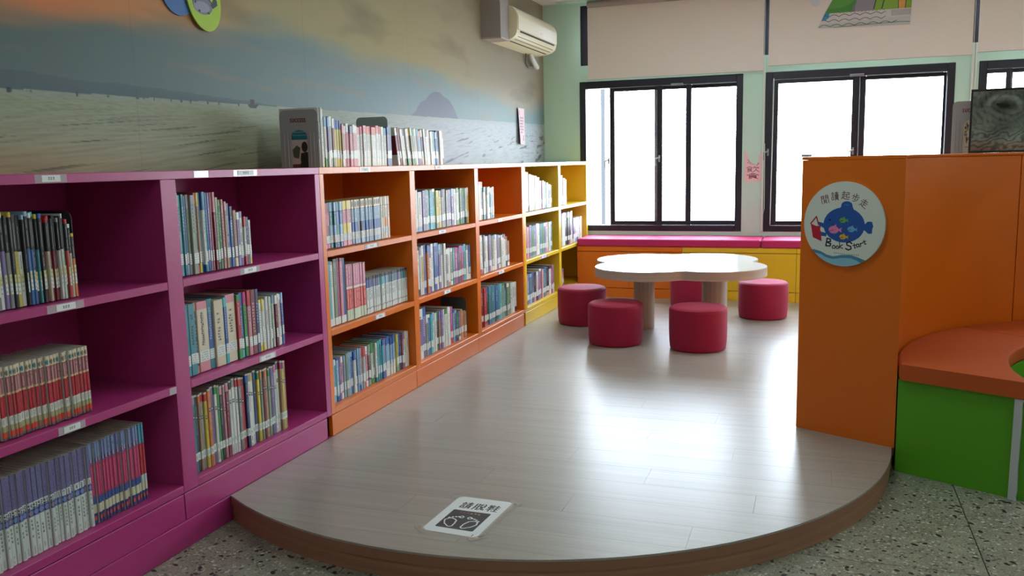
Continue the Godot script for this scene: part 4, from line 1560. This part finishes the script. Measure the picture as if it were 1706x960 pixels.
	for r in 32:
		var z1 := 4.888 + 0.153 * 2 - r * 0.153
		var z0 := z1 - 0.153
		var shift := 1.533 if r == 2 else (1.324 if r == 5 else fposmod(r * 0.577 + 0.31, 0.92))
		shift = fposmod(shift, 0.92) - 0.92
		for k in 7:
			var x0 := shift + k * 0.92
			var x1 := x0 + 0.92
			var g := 0.00035
			var cell := PackedVector2Array([Vector2(x0 + g, maxf(z0, 0.0) + g), Vector2(x1 - g, maxf(z0, 0.0) + g), Vector2(x1 - g, z1 - g), Vector2(x0 + g, z1 - g)])
			for piece in Geometry2D.intersect_polygons(cell, outline):
				if piece.size() < 3:
					continue
				var a := 0.0
				for i in piece.size():
					a += piece[i].cross(piece[(i + 1) % piece.size()])
				if absf(a) < 0.00002:
					continue
				mb = MB.new()
				mb.extrude(piece, Vector3(0, 0.0842, 0), Vector3.RIGHT, Vector3.BACK, Vector3(0, 0.0064, 0))
				var off := Vector2(rng.randf() * 0.5, rng.randf() * 0.8)
				for i in mb.t.size():
					var v := mb.v[i]
					mb.t[i] = Vector2((v.x - x0) / 1.9 + off.x, (v.z - z0) / 0.9 + off.y)
				part(pf, "plank", mb, plank_m[rng.randi() % 3])

	# ceiling lamps
	var glow := mat("lamp_glow", col(255, 255, 250), 0.5, {"emission_enabled": true, "emission": col(250, 255, 250), "emission_energy_multiplier": 2.0})
	for i in lamp_spots.size():
		var at: Vector3 = lamp_spots[i]
		var o := thing("ceiling_light", ["white fluorescent ceiling light over the clover table", "white fluorescent ceiling light over the window side of the round booth", "white fluorescent ceiling light over the middle of the platform", "white fluorescent ceiling light over the round booth", "white fluorescent ceiling light over the magenta bookcase", "white fluorescent ceiling light over the open terrazzo"][i], "ceiling light", at, "fluorescent ceiling lights")
		part(o, "housing", bx(at + Vector3(-0.62, -0.05, -0.15), at + Vector3(0.62, -0.0005, 0.15), 0.006), white_paint)
		part(o, "diffuser", bx(at + Vector3(-0.59, -0.058, -0.12), at + Vector3(0.59, -0.0505, 0.12), 0.002), glow)
		var l := AreaLight3D.new()
		l.name = "lamp"
		l.area_size = Vector2(1.16, 0.22)
		l.light_energy = lamp_energy[i]
		l.light_color = Color(0.90, 0.98, 1.0)
		l.area_range = 14.0
		l.shadow_enabled = true
		l.position = Vector3(0, -0.062, 0)
		l.rotation.x = -PI / 2
		o.add_child(l)

	# ---------------- large furniture
	cabinet("magenta_bookcase", "magenta bookcase of open tiers, partly on the bare terrazzo", magenta, [[6.03, 5.95], [5.137, 5.07], [4.285, 4.2505]], [6.03, 4.2505], tape, label_paper,
		[[5.53, TOP, 0.058, 0.10], [5.522, 0.854, 0.062, 0.12], [5.54, 0.529, 0.055, 0.09], [4.73, 0.854, 0.07, 0.11], [4.66, 0.529, 0.08, 0.10], [4.72, TOP, 0.09, 0.13], [4.95, TOP, 0.0, 0.07], [5.152, 0.529, 0.0, 0.03]])
	cabinet("orange_bookcase", "orange bookcase, three columns wide, between the magenta and yellow ones", orange, [[4.2495, 4.220], [3.445, 3.390], [2.606, 2.551], [1.768, 1.7395]], [4.2495, 1.7395], tape, label_paper,
		[[3.88, TOP, 0.06, 0.09], [3.85, 0.854, 0.09, 0.13], [3.80, 0.529, 0.08, 0.10], [3.10, TOP, 0.09, 0.09], [3.08, 0.854, 0.09, 0.10], [3.04, 0.529, 0.08, 0.10], [2.16, TOP, 0.0, 0.25], [2.20, 0.854, 0.08, 0.08], [2.20, 0.529, 0.09, 0.12]])
	cabinet("yellow_bookcase", "yellow bookcase, two columns wide, in the corner by the windows", yellow, [[1.7385, 1.696], [0.906, 0.848], [0.069, 0.029]], [1.7385, 0.029], tape, label_paper,
		[[1.40, TOP, 0.0, 0.3], [1.15, TOP, 0.0, 0.12], [0.55, TOP, 0.0, 0.22], [1.32, 0.854, 0.10, 0.14], [0.75, 0.854, 0.0, 0.12], [1.30, 0.529, 0.11, 0.2]])

	# curved booth: a low wall round a ring-shaped seat
	var booth_m := mat("booth_orange", col(222, 110, 12), 0.42)
	var booth := thing("curved_partition", "thick orange curved partition on the platform carrying a round fish sign", "partition", Vector3(2.2, STEP, 3.0))
	var segs := [[0.0, 238.0], [238.25, 296.0], [296.25, 330.0]]
	for i in 3:
		var prof := rect_profile(1.188, 1.555, STEP + 0.0003, 1.176, 0.004)
		var a0 := booth_angles(prof) if i == 0 else flat_angles(prof, segs[i][0])
		mb = MB.new()
		mb.sweep(prof, BOOTH, a0, flat_angles(prof, segs[i][1]), 18)
		part(booth, "wall_panel", mb, booth_m)
	var tp := rect_profile(1.186, 1.557, 1.1765, 1.189, 0.003)
	mb = MB.new()
	mb.sweep(tp, BOOTH, booth_angles(tp, -0.001), flat_angles(tp, 330.0), 40)
	part(booth, "top_cap", mb, booth_m)
	var seat := thing("curved_bench", "ring-shaped bench with a green base and padded orange seat, curving off behind the sign panel", "bench", Vector3(2.4, 0, 3.6))
	var green := mat("booth_green", col(88, 164, 26), 0.5)
	var bp := rect_profile(0.812, 1.183, 0.0005, 0.360)
	mb = MB.new()
	mb.sweep(bp, BOOTH, booth_angles(bp, 0.004), flat_angles(bp, 330.0), 32, false)
	part(seat, "base", mb, green)
	# white corner strip up the green end
	var e3 := Vector3(0.895, 0, 0.446)
	var c0 := Vector3(2.154, 0, 3.80) + e3 * 0.402 + Vector3(-0.446, 0, 0.895) * 0.0
	mb = MB.new()
	var cp := PackedVector2Array([Vector2(0, 0.0), Vector2(0.026, 0.0), Vector2(0.024, 0.012), Vector2(0.027, 0.03), Vector2(0.025, 0.12), Vector2(0.028, 0.30), Vector2(0.027, 0.345), Vector2(0.034, 0.359), Vector2(0.004, 0.359)])
	mb.extrude(cp, c0 + Vector3(-0.446, 0, 0.895) * -0.002, e3, Vector3.UP, Vector3(-0.446, 0, 0.895) * 0.012)
	part(seat, "corner_strip", mb, mat("strip_white", col(196, 204, 204), 0.6), "chipped white corner strip")
	var seat_m := mat("booth_cushion", col(192, 84, 24), 0.62)
	var cuts := [[0.0, 223.0], [223.3, 268.0], [268.3, 330.0]]
	for i in 3:
		var prof := rect_profile(0.806, 1.183, 0.362, 0.421, 0.012)
		var a0 := booth_angles(prof, -0.014) if i == 0 else flat_angles(prof, cuts[i][0])
		mb = MB.new()
		mb.sweep(prof, BOOTH, a0, flat_angles(prof, cuts[i][1]), 18)
		part(seat, "cushion", mb, seat_m)

	# window bench: three storage units with pads on top
	var units := [["orange storage bench under the window, next to the yellow bookcase", orange, 0.004, 0.856], ["yellow storage bench under the window behind the clover table", yellow, 0.858, 1.714], ["yellow storage bench under the window hidden behind the curved partition", yellow, 1.716, 2.572]]
	for u in units:
		var x0: float = u[2]
		var x1: float = u[3]
		var o := thing("storage_bench", u[0], "bench", Vector3((x0 + x1) * 0.5, STEP, 0.2), "storage benches under the windows")
		var m: Material = u[1]
		part(o, "carcass", bx(Vector3(x0, STEP + 0.0003, 0.003), Vector3(x1, 0.466, 0.376)), m)
		part(o, "top_rail", bx(Vector3(x0, 0.467, 0.003), Vector3(x1, 0.505, 0.398), 0.001), m)
		part(o, "kick_board", bx(Vector3(x0, STEP + 0.0003, 0.3765), Vector3(x1, 0.165, 0.394), 0.001), m)
		var xm := (x0 + x1) * 0.5
		for k in 2:
			part(o, "door", bx(Vector3(x0 if k == 0 else xm + 0.001, 0.169, 0.3765), Vector3(xm - 0.001 if k == 0 else x1, 0.461, 0.397), 0.001), m)
	var pad_m := mat("pad", col(186, 26, 92), 0.62, {"rim_enabled": true, "rim": 0.35, "rim_tint": 0.6})
	var pads := [["long pink bench pad running from the yellow bookcase under the window", 0.004, 1.450], ["pink bench pad ending behind the orange partition", 1.456, 2.90]]
	for q in pads:
		var o := thing("bench_pad", q[0], "cushion", Vector3((q[1] + q[2]) * 0.5, 0.5055, 0.2), "pink pads on the window bench")
		mb = MB.new()
		mb.rounded(Vector3(q[1], 0.5056, 0.004), Vector3(q[2], 0.566, 0.408), 0.012, 2)
		part(o, "upholstery", mb, pad_m)

	# clover table
	var tb := thing("table", "clover-shaped low table with a white top on two round wooden legs", "table", Vector3(1.012, STEP, 1.62))
	var lobes := PackedVector2Array()
	for k in 4:
		var ctr := Vector2(0.2, 0.2).rotated(k * PI / 2)
		var a := acos(0.2 / 0.33)
		for j in 25:
			var th := lerpf(-PI / 2 + (PI / 2 - a) * 0.0, PI, j / 24.0)
			var p := Vector2(0.2, 0.2) + Vector2(cos(th), sin(th)) * 0.33
			if p.x < 0.0 or p.y < 0.0:
				continue
			lobes.append(p.rotated(k * PI / 2))
	# the lobes meet in soft notches on the axes
	var clover := PackedVector2Array()
	for p in lobes:
		clover.append(p.rotated(-0.205))
	var tt := MB.new()
	tt.extrude(clover, Vector3(1.012, 0.474, 1.62), Vector3.RIGHT, Vector3.BACK, Vector3(0, 0.053, 0), false, true)
	part(tb, "tabletop", tt, textured("table_wood", wood_image(col(200, 190, 176), col(170, 158, 144), 77), 0.4, Vector3(0.6, 1.2, 1.0)))
	tt = MB.new()
	var slim: Array = Geometry2D.offset_polygon(clover, -0.002)
	tt.extrude(slim[0], Vector3(1.012, 0.5272, 1.62), Vector3.RIGHT, Vector3.BACK, Vector3(0, 0.003, 0), false, true)
	part(tb, "table_surface", tt, mat("laminate_white", col(222, 220, 212), 0.2), "white laminate surface")
	var leg_m := textured("leg_wood", wood_image(col(196, 184, 170), col(162, 150, 136), 79), 0.45, Vector3(1.0, 0.8, 1.0))
	for q in [[0.792, 1.635, 0.068], [1.244, 1.60, 0.080]]:
		tt = MB.new()
		tt.lathe([Vector2(0, STEP + 0.0004), Vector2(q[2] - 0.002, STEP + 0.0004), Vector2(q[2], STEP + 0.003), Vector2(q[2], 0.4738), Vector2(0.0, 0.4738)], Vector3(q[0], 0, q[1]), 36)
		for i in tt.t.size():
			tt.t[i] = Vector2(tt.v[i].y, atan2(tt.v[i].x - q[0], tt.v[i].z - q[1]) * 0.12)
		part(tb, "leg", tt, leg_m)

	# stools
	var stool_m := mat("stool", col(156, 8, 58), 0.72, {"rim_enabled": true, "rim": 0.6, "rim_tint": 0.5})
	var seam_m := mat("stool_seam", col(160, 18, 60), 0.7)
	pouf(Vector3(0.347, STEP + 0.0003, 1.55), "pink round stool beside the yellow bookcase", stool_m, seam_m)
	pouf(Vector3(0.716, STEP + 0.0003, 2.15), "pink round stool in front of the table's thinner leg", stool_m, seam_m)
	pouf(Vector3(1.216, STEP + 0.0003, 2.19), "pink round stool in front of the table's thicker leg", stool_m, seam_m)
	pouf(Vector3(0.985, STEP + 0.0003, 0.72), "pink round stool half hidden behind the table, by the bench", stool_m, seam_m)
	pouf(Vector3(1.515, STEP + 0.0003, 1.062), "pink round stool by the yellow bench, beside the orange partition", stool_m, seam_m)

	# roller blinds and what hangs on them
	var cloth := mat("blind_cloth", col(222, 217, 209), 0.9, {"backlight_enabled": true, "backlight": Color(0.12, 0.12, 0.12)})
	var bar_m := mat("blind_bar", col(160, 156, 150), 0.6)
	var blinds := [["grey roller blind beside the corner, its hem just above the window", 0.021, 1.427, 1.860], ["grey roller blind carrying the cartoon poster", 1.464, 2.880, 1.893], ["grey roller blind above the elephant picture", 2.915, 4.32, 1.908], ["grey roller blind over the last window of the wall", 4.36, 5.78, 1.905]]
	for i in 4:
		var q: Array = blinds[i]
		var o := thing("roller_blind", q[0], "blind", Vector3((q[1] + q[2]) * 0.5, q[3], 0.06), "grey roller blinds over the transom windows")
		part(o, "cloth", bx(Vector3(q[1], q[3] + 0.016, 0.0595), Vector3(q[2], 2.44, 0.0605)), cloth)
		part(o, "hem", bx(Vector3(q[1], q[3] + 0.002, 0.0585), Vector3(q[2], q[3] + 0.017, 0.0625), 0.001), cloth)
		part(o, "hem_bar", bx(Vector3(q[1] - 0.001, q[3] - 0.001, 0.0580), Vector3(q[2] + 0.001, q[3] + 0.0025, 0.0630), 0.001), bar_m)
		mb = MB.new()
		mb.tube([Vector3(q[1], 2.466, 0.06), Vector3(q[2], 2.466, 0.06)], 0.026, 12)
		part(o, "roller", mb, bar_m)
		if i < 3:
			mb = MB.new()
			var cx: float = q[2] + 0.006
			mb.tube([Vector3(cx, 2.44, 0.075), Vector3(cx, 1.40, 0.07), Vector3(cx + 0.001, 0.80, 0.05), Vector3(cx + 0.012, 0.735, 0.05), Vector3(cx + 0.02, 0.79, 0.05), Vector3(cx + 0.016, 1.3, 0.065)], 0.0022, 6)
			part(o, "cord", mb, trunk)
		if i == 1:
			mb = MB.new()
			mb.tube([Vector3(1.506, 1.80, 0.030), Vector3(1.503, 1.2, 0.030), Vector3(1.498, 0.66, 0.030)], 0.0035, 6)
			part(o, "cord", mb, trunk)
	var pel := structure("trim_3", Vector3(-0.2, 2.49, 0.07), "pale pelmet along the top of the window wall")
	part(pel, "board", bx(Vector3(-0.235, 2.4935, 0.0005), Vector3(6.599, 2.4996, 0.12), 0.002), green_wall)

	# ---------------- on the walls
	build_air_conditioner()
	var paper_white := mat("paper_edge", col(220, 214, 214), 0.8)
	mb = MB.new()
	mb.fixed_uv = true
	mb.uv_const = Vector2(0.03, 0.03)
	# the notice curls off the wall at its lower corner
	var cols := 6
	var rows := 8
	var note := Vector3(WALL_X, 1.335, 0.63)
	for s in 2:
		for i in cols:
			for j in rows:
				var p := []
				var uv := []
				for k in [[0, 0], [1, 0], [1, 1], [0, 1]]:
					var u := float(i + k[0]) / cols
					var v := float(j + k[1]) / rows
					var lift := 0.004 + 0.022 * pow(1.0 - u, 2.0) * (0.35 + 0.65 * v)
					p.append(Vector3(WALL_X + lift + s * 0.0006, 1.618 - v * 0.282, 0.722 - u * 0.172 - 0.004 * v))
					uv.append(Vector2(u, v))
				mb.quad(p, Vector3.RIGHT if s == 1 else Vector3.LEFT, uv)
	solid("wall_notice", mb, textured("notice", notice_image(), 0.8), note, "narrow pink printed notice stuck on the mural near the corner", "notice")
	# lime and blue oval wall stickers at the top of the mural
	for q in [[4.525, 1.880, 0.105, 0.125, -0.35, "oval_board", "blue oval board with an orange fish at the top of the mural", 0], [4.405, 1.848, 0.098, 0.132, 0.25, "oval_board", "lime green oval board with a grey fish at the top of the mural", 1]]:
		mb = MB.new()
		var pts := PackedVector2Array()
		for k in 40:
			pts.append(Vector2(cos(TAU * k / 40) * q[2], sin(TAU * k / 40) * q[3]).rotated(q[4]))
		var fx: float = WALL_X + 0.0012 + 0.008 * q[7]
		mb.extrude(pts, Vector3(fx, q[1], q[0]), Vector3.FORWARD, Vector3.UP, Vector3(0.006, 0, 0), true)
		var pp := Paint.new(256, 256, col(168, 206, 36) if q[7] == 1 else col(52, 108, 172))
		var fc := Vector2(118, 160) if q[7] == 1 else Vector2(110, 110)
		var body := col(118, 120, 142) if q[7] == 1 else col(206, 96, 66)
		var dark := col(44, 46, 52) if q[7] == 1 else col(120, 50, 40)
		pp.oval(fc.x, fc.y, 74, 36, dark)
		pp.oval(fc.x, fc.y + 5, 72, 32, body)
		pp.oval(fc.x - 6, fc.y + 10, 58, 20, body.lightened(0.25))
		pp.poly(PackedVector2Array([fc + Vector2(58, -4), fc + Vector2(84, -30), fc + Vector2(80, -40), fc + Vector2(108, -26), fc + Vector2(112, -8), fc + Vector2(76, 8)]), dark)
		pp.poly(PackedVector2Array([fc + Vector2(-30, -28), fc + Vector2(0, -46), fc + Vector2(44, -26)]), dark)
		pp.oval(fc.x - 26, fc.y + 26, 8, 5, dark)
		pp.oval(fc.x + 40, fc.y + 28, 10, 4, dark)
		pp.oval(fc.x - 52, fc.y - 4, 5, 5, col(20, 22, 26))
		solid(q[5], mb, textured("oval%d" % q[7], pp.tex(), 0.5), Vector3(fx, q[1] - q[3], q[0]), q[6], "wall sticker", "oval fish boards on the mural")
	# torn pink notice on the pier
	mb = MB.new()
	var torn := PackedVector2Array([Vector2(1.292, 1.0), Vector2(1.427, 1.0), Vector2(1.427, 1.25), Vector2(1.416, 1.248), Vector2(1.411, 1.215), Vector2(1.404, 1.212), Vector2(1.401, 1.165), Vector2(1.388, 1.131), Vector2(1.372, 1.142), Vector2(1.352, 1.140), Vector2(1.338, 1.158), Vector2(1.326, 1.176), Vector2(1.318, 1.205), Vector2(1.306, 1.226), Vector2(1.298, 1.253), Vector2(1.288, 1.253)])
	mb.extrude(torn, Vector3(0, 0, 0.0006), Vector3.RIGHT, Vector3.UP, Vector3(0, 0, 0.0012), true)
	solid("torn_notice", mb, textured("no_food", no_food_image(), 0.8), Vector3(1.36, 1.0, 0.0006), "torn pink paper notice on the green pier between two windows", "notice")
	# poster hanging on the second blind
	mb = MB.new()
	mb.extrude(PackedVector2Array([Vector2(1.822, 2.153), Vector2(2.46, 2.139), Vector2(2.47, 2.42), Vector2(1.955, 2.42), Vector2(1.87, 2.262)]), Vector3(0, 0, 0.0645), Vector3.RIGHT, Vector3.UP, Vector3(0, 0, 0.0016), true)
	solid("cartoon_poster", mb, textured("poster", poster_image(), 0.7), Vector3(2.1, 2.139, 0.0645), "cut-out drawing of green hills and curling waves on the grey blind", "poster")
	mb = MB.new()
	mb.extrude(PackedVector2Array([Vector2(1.764, 2.345), Vector2(1.790, 2.318), Vector2(1.822, 2.322), Vector2(1.838, 2.36), Vector2(1.830, 2.42), Vector2(1.772, 2.42)]), Vector3(0, 0, 0.0645), Vector3.RIGHT, Vector3.UP, Vector3(0, 0, 0.0014))
	solid("paper_drop", mb, mat("drop", col(196, 212, 222), 0.7), Vector3(1.80, 2.318, 0.0645), "small pale blue paper shape on the blind beside the cartoon drawing", "decoration")

	# ---------------- on and around the partition
	var en := Vector3(-0.446, 0, 0.895)
	var e0 := Vector3(2.154, 0, 3.80) - e3 * 0.397
	mb = MB.new()
	var ring := PackedVector2Array()
	for k in 64:
		ring.append(Vector2(cos(TAU * k / 64) * 0.160, sin(TAU * k / 64) * 0.162))
	mb.extrude(ring, e0 + e3 * 0.181 + Vector3(0, 0.932, 0) + en * 0.0012, e3, Vector3.UP, en * 0.010, true, true)
	solid("round_sign", mb, textured("disc", disc_image(), 0.45), e0 + e3 * 0.181 + Vector3(0, 0.77, 0), "round white sign with a blue fish reading a red book on the orange partition", "sign")
	# little corner cap on the partition's edge
	mb = MB.new()
	mb.box(Vector3(-0.016, -0.006, -0.014), Vector3(0.016, 0.004, 0.014), 0.003)
	var cap := solid("corner_guard", mb, mat("cap", col(190, 188, 182), 0.5), Vector3.ZERO, "small white corner guard on the top corner of the orange partition", "guard")
	cap.position = e0 + Vector3(0, 1.1892 + 0.0062, 0) + e3 * 0.012 - en * 0.012
	cap.rotation.y = -atan2(0.446, 0.895)
	var grey := mat("bookend_grey", col(166, 174, 178), 0.45)
	var grey_dark := mat("bookend_dark", col(74, 80, 78), 0.45)
	var black_end := mat("bookend_black", col(44, 46, 46), 0.45)
	bookend("grey steel bookend with red lettering on top of the magenta bookcase", Vector3(-0.170, TOP, 4.1130), 0.0, 0.182, 0.237, grey, true, 0.0 + 0.09, true)
	bookend("dark grey steel bookend rising behind the books on the orange bookcase", Vector3(-0.190, TOP, 3.447), 0.0, 0.170, 0.236, mat("bookend_mid", col(150, 164, 156), 0.45), false, 0.028)
	bookend("black steel bookend standing on the upper magenta tier by the terrazzo", Vector3(-0.125, 0.8542, 5.4385), 0.0, 0.17, 0.236, black_end, false, -0.055)
	bookend("grey steel bookend on the bottom orange tier, middle column", Vector3(-0.12, 0.2052, 2.690), 0.0, 0.16, 0.225, grey_dark, false, -0.04)
	bookend("dark steel bookend on the middle orange tier near the yellow bookcase", Vector3(-0.13, 0.5292, 1.953), 0.0, 0.15, 0.20, grey_dark, false, -0.04)
	bookend("grey steel bookend with red lettering on the partition, tucked behind the elephant picture", Vector3(2.522, 1.1892, 2.688), -0.10, 0.160, 0.240, grey, true, 0.06, true)
	# the books whose covers show through the two lettered bookends
	for q in [["book", "white picture book with a teal band, showing its cover through the lettered bookend", Vector3(-0.170, TOP + 0.0008, 4.1105), 0.0, "cover_a", cover_image(), 0.186, 0.2405, -0.001], ["book", "picture book showing a speckled green cover through the bookend on the partition", Vector3(2.522, 1.190, 2.686), -0.10, "cover_b", cover_image_b(), 0.15, 0.225, -0.004]]:
		var o := thing(q[0], q[1], "book", q[2], "")
		o.rotation.y = q[3]
		var b := MB.new()
		var w: float = q[6]
		var h: float = q[7]
		b.fixed_uv = true
		b.uv_const = Vector2(0.02, 0.02)
		b.box(Vector3(-w * 0.5, 0, -0.0016), Vector3(w * 0.5, h, -0.0004), 0.0, 2, 1)
		b.box(Vector3(-w * 0.5, 0, -0.0012 - 0.0012), Vector3(w * 0.5, h, -0.0017))
		b.quad([Vector3(-w * 0.5, h, -0.0004), Vector3(w * 0.5, h, -0.0004), Vector3(w * 0.5, 0, -0.0004), Vector3(-w * 0.5, 0, -0.0004)], Vector3.BACK, [Vector2(0, 0), Vector2(1, 0), Vector2(1, 1), Vector2(0, 1)])
		o.add_child(mesh_node("cover", b, textured(q[4], q[5], 0.4)), true)
	# picture of an elephant's eye standing on the partition
	var pic := thing("picture", "dark framed close-up of an elephant's eye standing on the orange partition", "picture", Vector3(2.509, 1.1892, 2.735))
	pic.rotation.y = -0.10
	var pw := 0.44
	var ph := 0.288
	mb = MB.new()
	mb.box(Vector3(0, 0, -0.016), Vector3(pw, 0.010, 0.0), 0.001)
	mb.box(Vector3(0, ph - 0.010, -0.016), Vector3(pw, ph, 0.0), 0.001)
	mb.box(Vector3(0, 0.010, -0.016), Vector3(0.008, ph - 0.010, 0.0), 0.001)
	mb.box(Vector3(pw - 0.008, 0.010, -0.016), Vector3(pw, ph - 0.010, 0.0), 0.001)
	pic.add_child(mesh_node("frame", mb, mat("pic_frame", col(34, 36, 38), 0.5)), true)
	mb = MB.new()
	mb.fixed_uv = true
	mb.box(Vector3(0.008, 0.010, -0.012), Vector3(pw - 0.008, ph - 0.010, -0.003), 0.0, 2, 1)
	plane_uv(mb, [Vector3(0.008, ph - 0.010, -0.003), Vector3(pw - 0.008, ph - 0.010, -0.003), Vector3(pw - 0.008, 0.010, -0.003), Vector3(0.008, 0.010, -0.003)], Vector3.BACK)
	pic.add_child(mesh_node("photograph", mb, textured("hide", hide_image(), 0.3)), true)

	# sign taped to the platform
	var fs := thing("floor_sign", "white paper sign with footprints taped to the platform floor", "sign", Vector3(0.85, STEP + 0.0003, 4.85))
	mb = MB.new()
	mb.fixed_uv = true
	mb.uv_const = Vector2(0.02, 0.02)
	var cn := [Vector3(0.761, 0, 4.708), Vector3(0.955, 0, 4.712), Vector3(0.938, 0, 4.998), Vector3(0.747, 0, 4.987)]
	var y0 := STEP + 0.0004
	var top := []
	for c in cn:
		top.append(c + Vector3(0, y0 + 0.0007, 0))
	plane_uv(mb, top, Vector3.UP)
	for k in 4:
		var p: Vector3 = cn[k]
		var q: Vector3 = cn[(k + 1) % 4]
		var d := q - p
		mb.quad([p + Vector3(0, y0, 0), q + Vector3(0, y0, 0), q + Vector3(0, y0 + 0.0007, 0), p + Vector3(0, y0 + 0.0007, 0)], Vector3(d.z, 0, -d.x).normalized())
	part(fs, "paper", mb, textured("floor_sign", floor_sign_image(), 0.5))
	var ft := mat("floor_tape", Color(0.8, 0.8, 0.76, 0.28), 0.15, {"transparency": BaseMaterial3D.TRANSPARENCY_ALPHA})
	for q in [[0.955, 4.712, 0.7], [0.938, 4.998, -0.7], [0.747, 4.987, 0.8], [0.761, 4.708, -0.8], [0.95, 4.86, 0.05]]:
		mb = MB.new()
		var ax := Vector3(cos(q[2]), 0, sin(q[2]))
		var az := Vector3(-ax.z, 0, ax.x)
		var rp := PackedVector2Array([Vector2(-0.03, -0.011), Vector2(0.026, -0.012), Vector2(0.03, 0.008), Vector2(-0.026, 0.012)])
		if q[2] < 0.1 and q[2] > 0.0:
			rp = PackedVector2Array([Vector2(-0.008, -0.14), Vector2(0.010, -0.14), Vector2(0.008, 0.14), Vector2(-0.010, 0.13)])
		mb.extrude(rp, Vector3(q[0], y0 + 0.0009, q[1]), ax, az, Vector3(0, 0.0003, 0))
		part(fs, "tape", mb, ft)

	# outside: a concrete pole with wires beyond the first window
	var pole := thing("utility_pole", "weathered pole with two wires seen through the open strip of the first window", "pole", Vector3(-1.065, -4.0, -5.0))
	mb = MB.new()
	mb.tube([Vector3(-1.065, -4.0, -5.0), Vector3(-1.065, 2.6, -5.0)], 0.032, 12)
	part(pole, "shaft", mb, mat("pole_grey", col(54, 55, 58), 0.9))
	for k in 2:
		mb = MB.new()
		mb.tube([Vector3(-4.5, 2.55 - k * 0.16, -6.0), Vector3(-1.065, 2.08 - k * 0.09, -5.0), Vector3(1.5, 2.5 - k * 0.1, -4.4)], 0.006, 5)
		part(pole, "wire", mb, mat("wire", col(50, 50, 54), 0.8))

	build_books()


func build_air_conditioner() -> void:
	var ivory := mat("ac_ivory", col(226, 218, 186), 0.45)
	var ivory2 := mat("ac_ivory_panel", col(230, 226, 206), 0.35)
	var slot := mat("ac_slot", col(52, 48, 42), 0.7)
	var z0 := 0.285
	var z1 := 1.262
	var o := thing("air_conditioner", "cream wall-mounted air conditioner beside the boxed duct, high in the corner", "air conditioner", Vector3(WALL_X, 2.04, (z0 + z1) * 0.5))
	var prof := PackedVector2Array([Vector2(WALL_X + 0.001, 2.048), Vector2(-0.300, 2.052), Vector2(-0.248, 2.060), Vector2(-0.218, 2.072), Vector2(-0.196, 2.088), Vector2(-0.186, 2.108), Vector2(-0.180, 2.150), Vector2(-0.178, 2.215), Vector2(-0.182, 2.240), Vector2(-0.198, 2.268), Vector2(-0.222, 2.290), Vector2(-0.250, 2.302), Vector2(WALL_X + 0.001, 2.306)])
	var b := MB.new()
	b.extrude(prof, Vector3(0, 0, z0), Vector3.RIGHT, Vector3.UP, Vector3(0, 0, z1 - z0), false, true)
	var hull := part(o, "body", b, ivory)
	b = MB.new()
	var fp := PackedVector2Array([Vector2(-0.1865, 2.127), Vector2(-0.176, 2.130), Vector2(-0.1735, 2.170), Vector2(-0.1735, 2.214), Vector2(-0.178, 2.232), Vector2(-0.186, 2.240), Vector2(-0.190, 2.234)])
	b.extrude(fp, Vector3(0, 0, z0 + 0.012), Vector3.RIGHT, Vector3.UP, Vector3(0, 0, z1 - z0 - 0.024), false, true)
	var fpanel := part(o, "front_panel", b, ivory2)
	part(hull, "air_slot", bx(Vector3(-0.184, 2.115, z0 + 0.07), Vector3(-0.1795, 2.1245, z1 - 0.07)), slot)
	part(hull, "louver", bx(Vector3(-0.222, 2.0655, z0 + 0.06), Vector3(-0.2165, 2.0700, z1 - 0.06)), mat("ac_line", col(150, 142, 116), 0.6))
	part(hull, "louver", bx(Vector3(-0.262, 2.0555, z0 + 0.06), Vector3(-0.252, 2.0590, z1 - 0.06)), slot)
	part(hull, "louver", bx(Vector3(-0.1985, 2.0835, z0 + 0.06), Vector3(-0.194, 2.0875, z1 - 0.06)), mat("ac_line", col(150, 142, 116), 0.6))
	b = MB.new()
	b.box(Vector3(-0.225, 2.268, z0 + 0.03), Vector3(-0.1965, 2.276, z1 - 0.04), 0.003)
	part(hull, "intake_grille", b, mat("ac_grey", col(176, 172, 158), 0.5))
	b = MB.new()
	var ring := []
	for k in 25:
		ring.append(Vector3(-0.1728, 2.165 + sin(TAU * k / 24) * 0.010, 0.70 + cos(TAU * k / 24) * 0.026))
	b.tube(ring, 0.0018, 5, false)
	part(fpanel, "emblem", b, mat("ac_emblem", col(244, 244, 240), 0.3))
	b = MB.new()
	b.box(Vector3(-0.255, 2.115, z1), Vector3(-0.235, 2.14, z1 + 0.004), 0.002)
	part(hull, "side_clip", b, ivory2)
	b = MB.new()
	b.tube([Vector3(-0.345, 2.06, 0.47), Vector3(-0.345, 2.02, 0.44), Vector3(-0.352, 1.985, 0.34), Vector3(-0.356, 1.965, 0.27)], 0.022, 10)
	part(o, "drain_pipe", b, mat("pipe_white", col(206, 208, 202), 0.6))
	b = MB.new()
	b.tube([Vector3(-0.365, 2.05, 0.52), Vector3(-0.372, 1.98, 0.50), Vector3(-0.370, 1.955, 0.44), Vector3(-0.366, 1.966, 0.36)], 0.008, 8)
	part(o, "cable", b, mat("pipe_grey", col(120, 122, 118), 0.6))
	b = MB.new()
	b.tube([Vector3(-0.30, 2.306, 1.16), Vector3(-0.29, 2.345, 1.20), Vector3(-0.275, 2.36, 1.26), Vector3(-0.262, 2.36, 1.28)], 0.020, 10)
	part(o, "refrigerant_pipe", b, mat("pipe_white", col(206, 208, 202), 0.6))
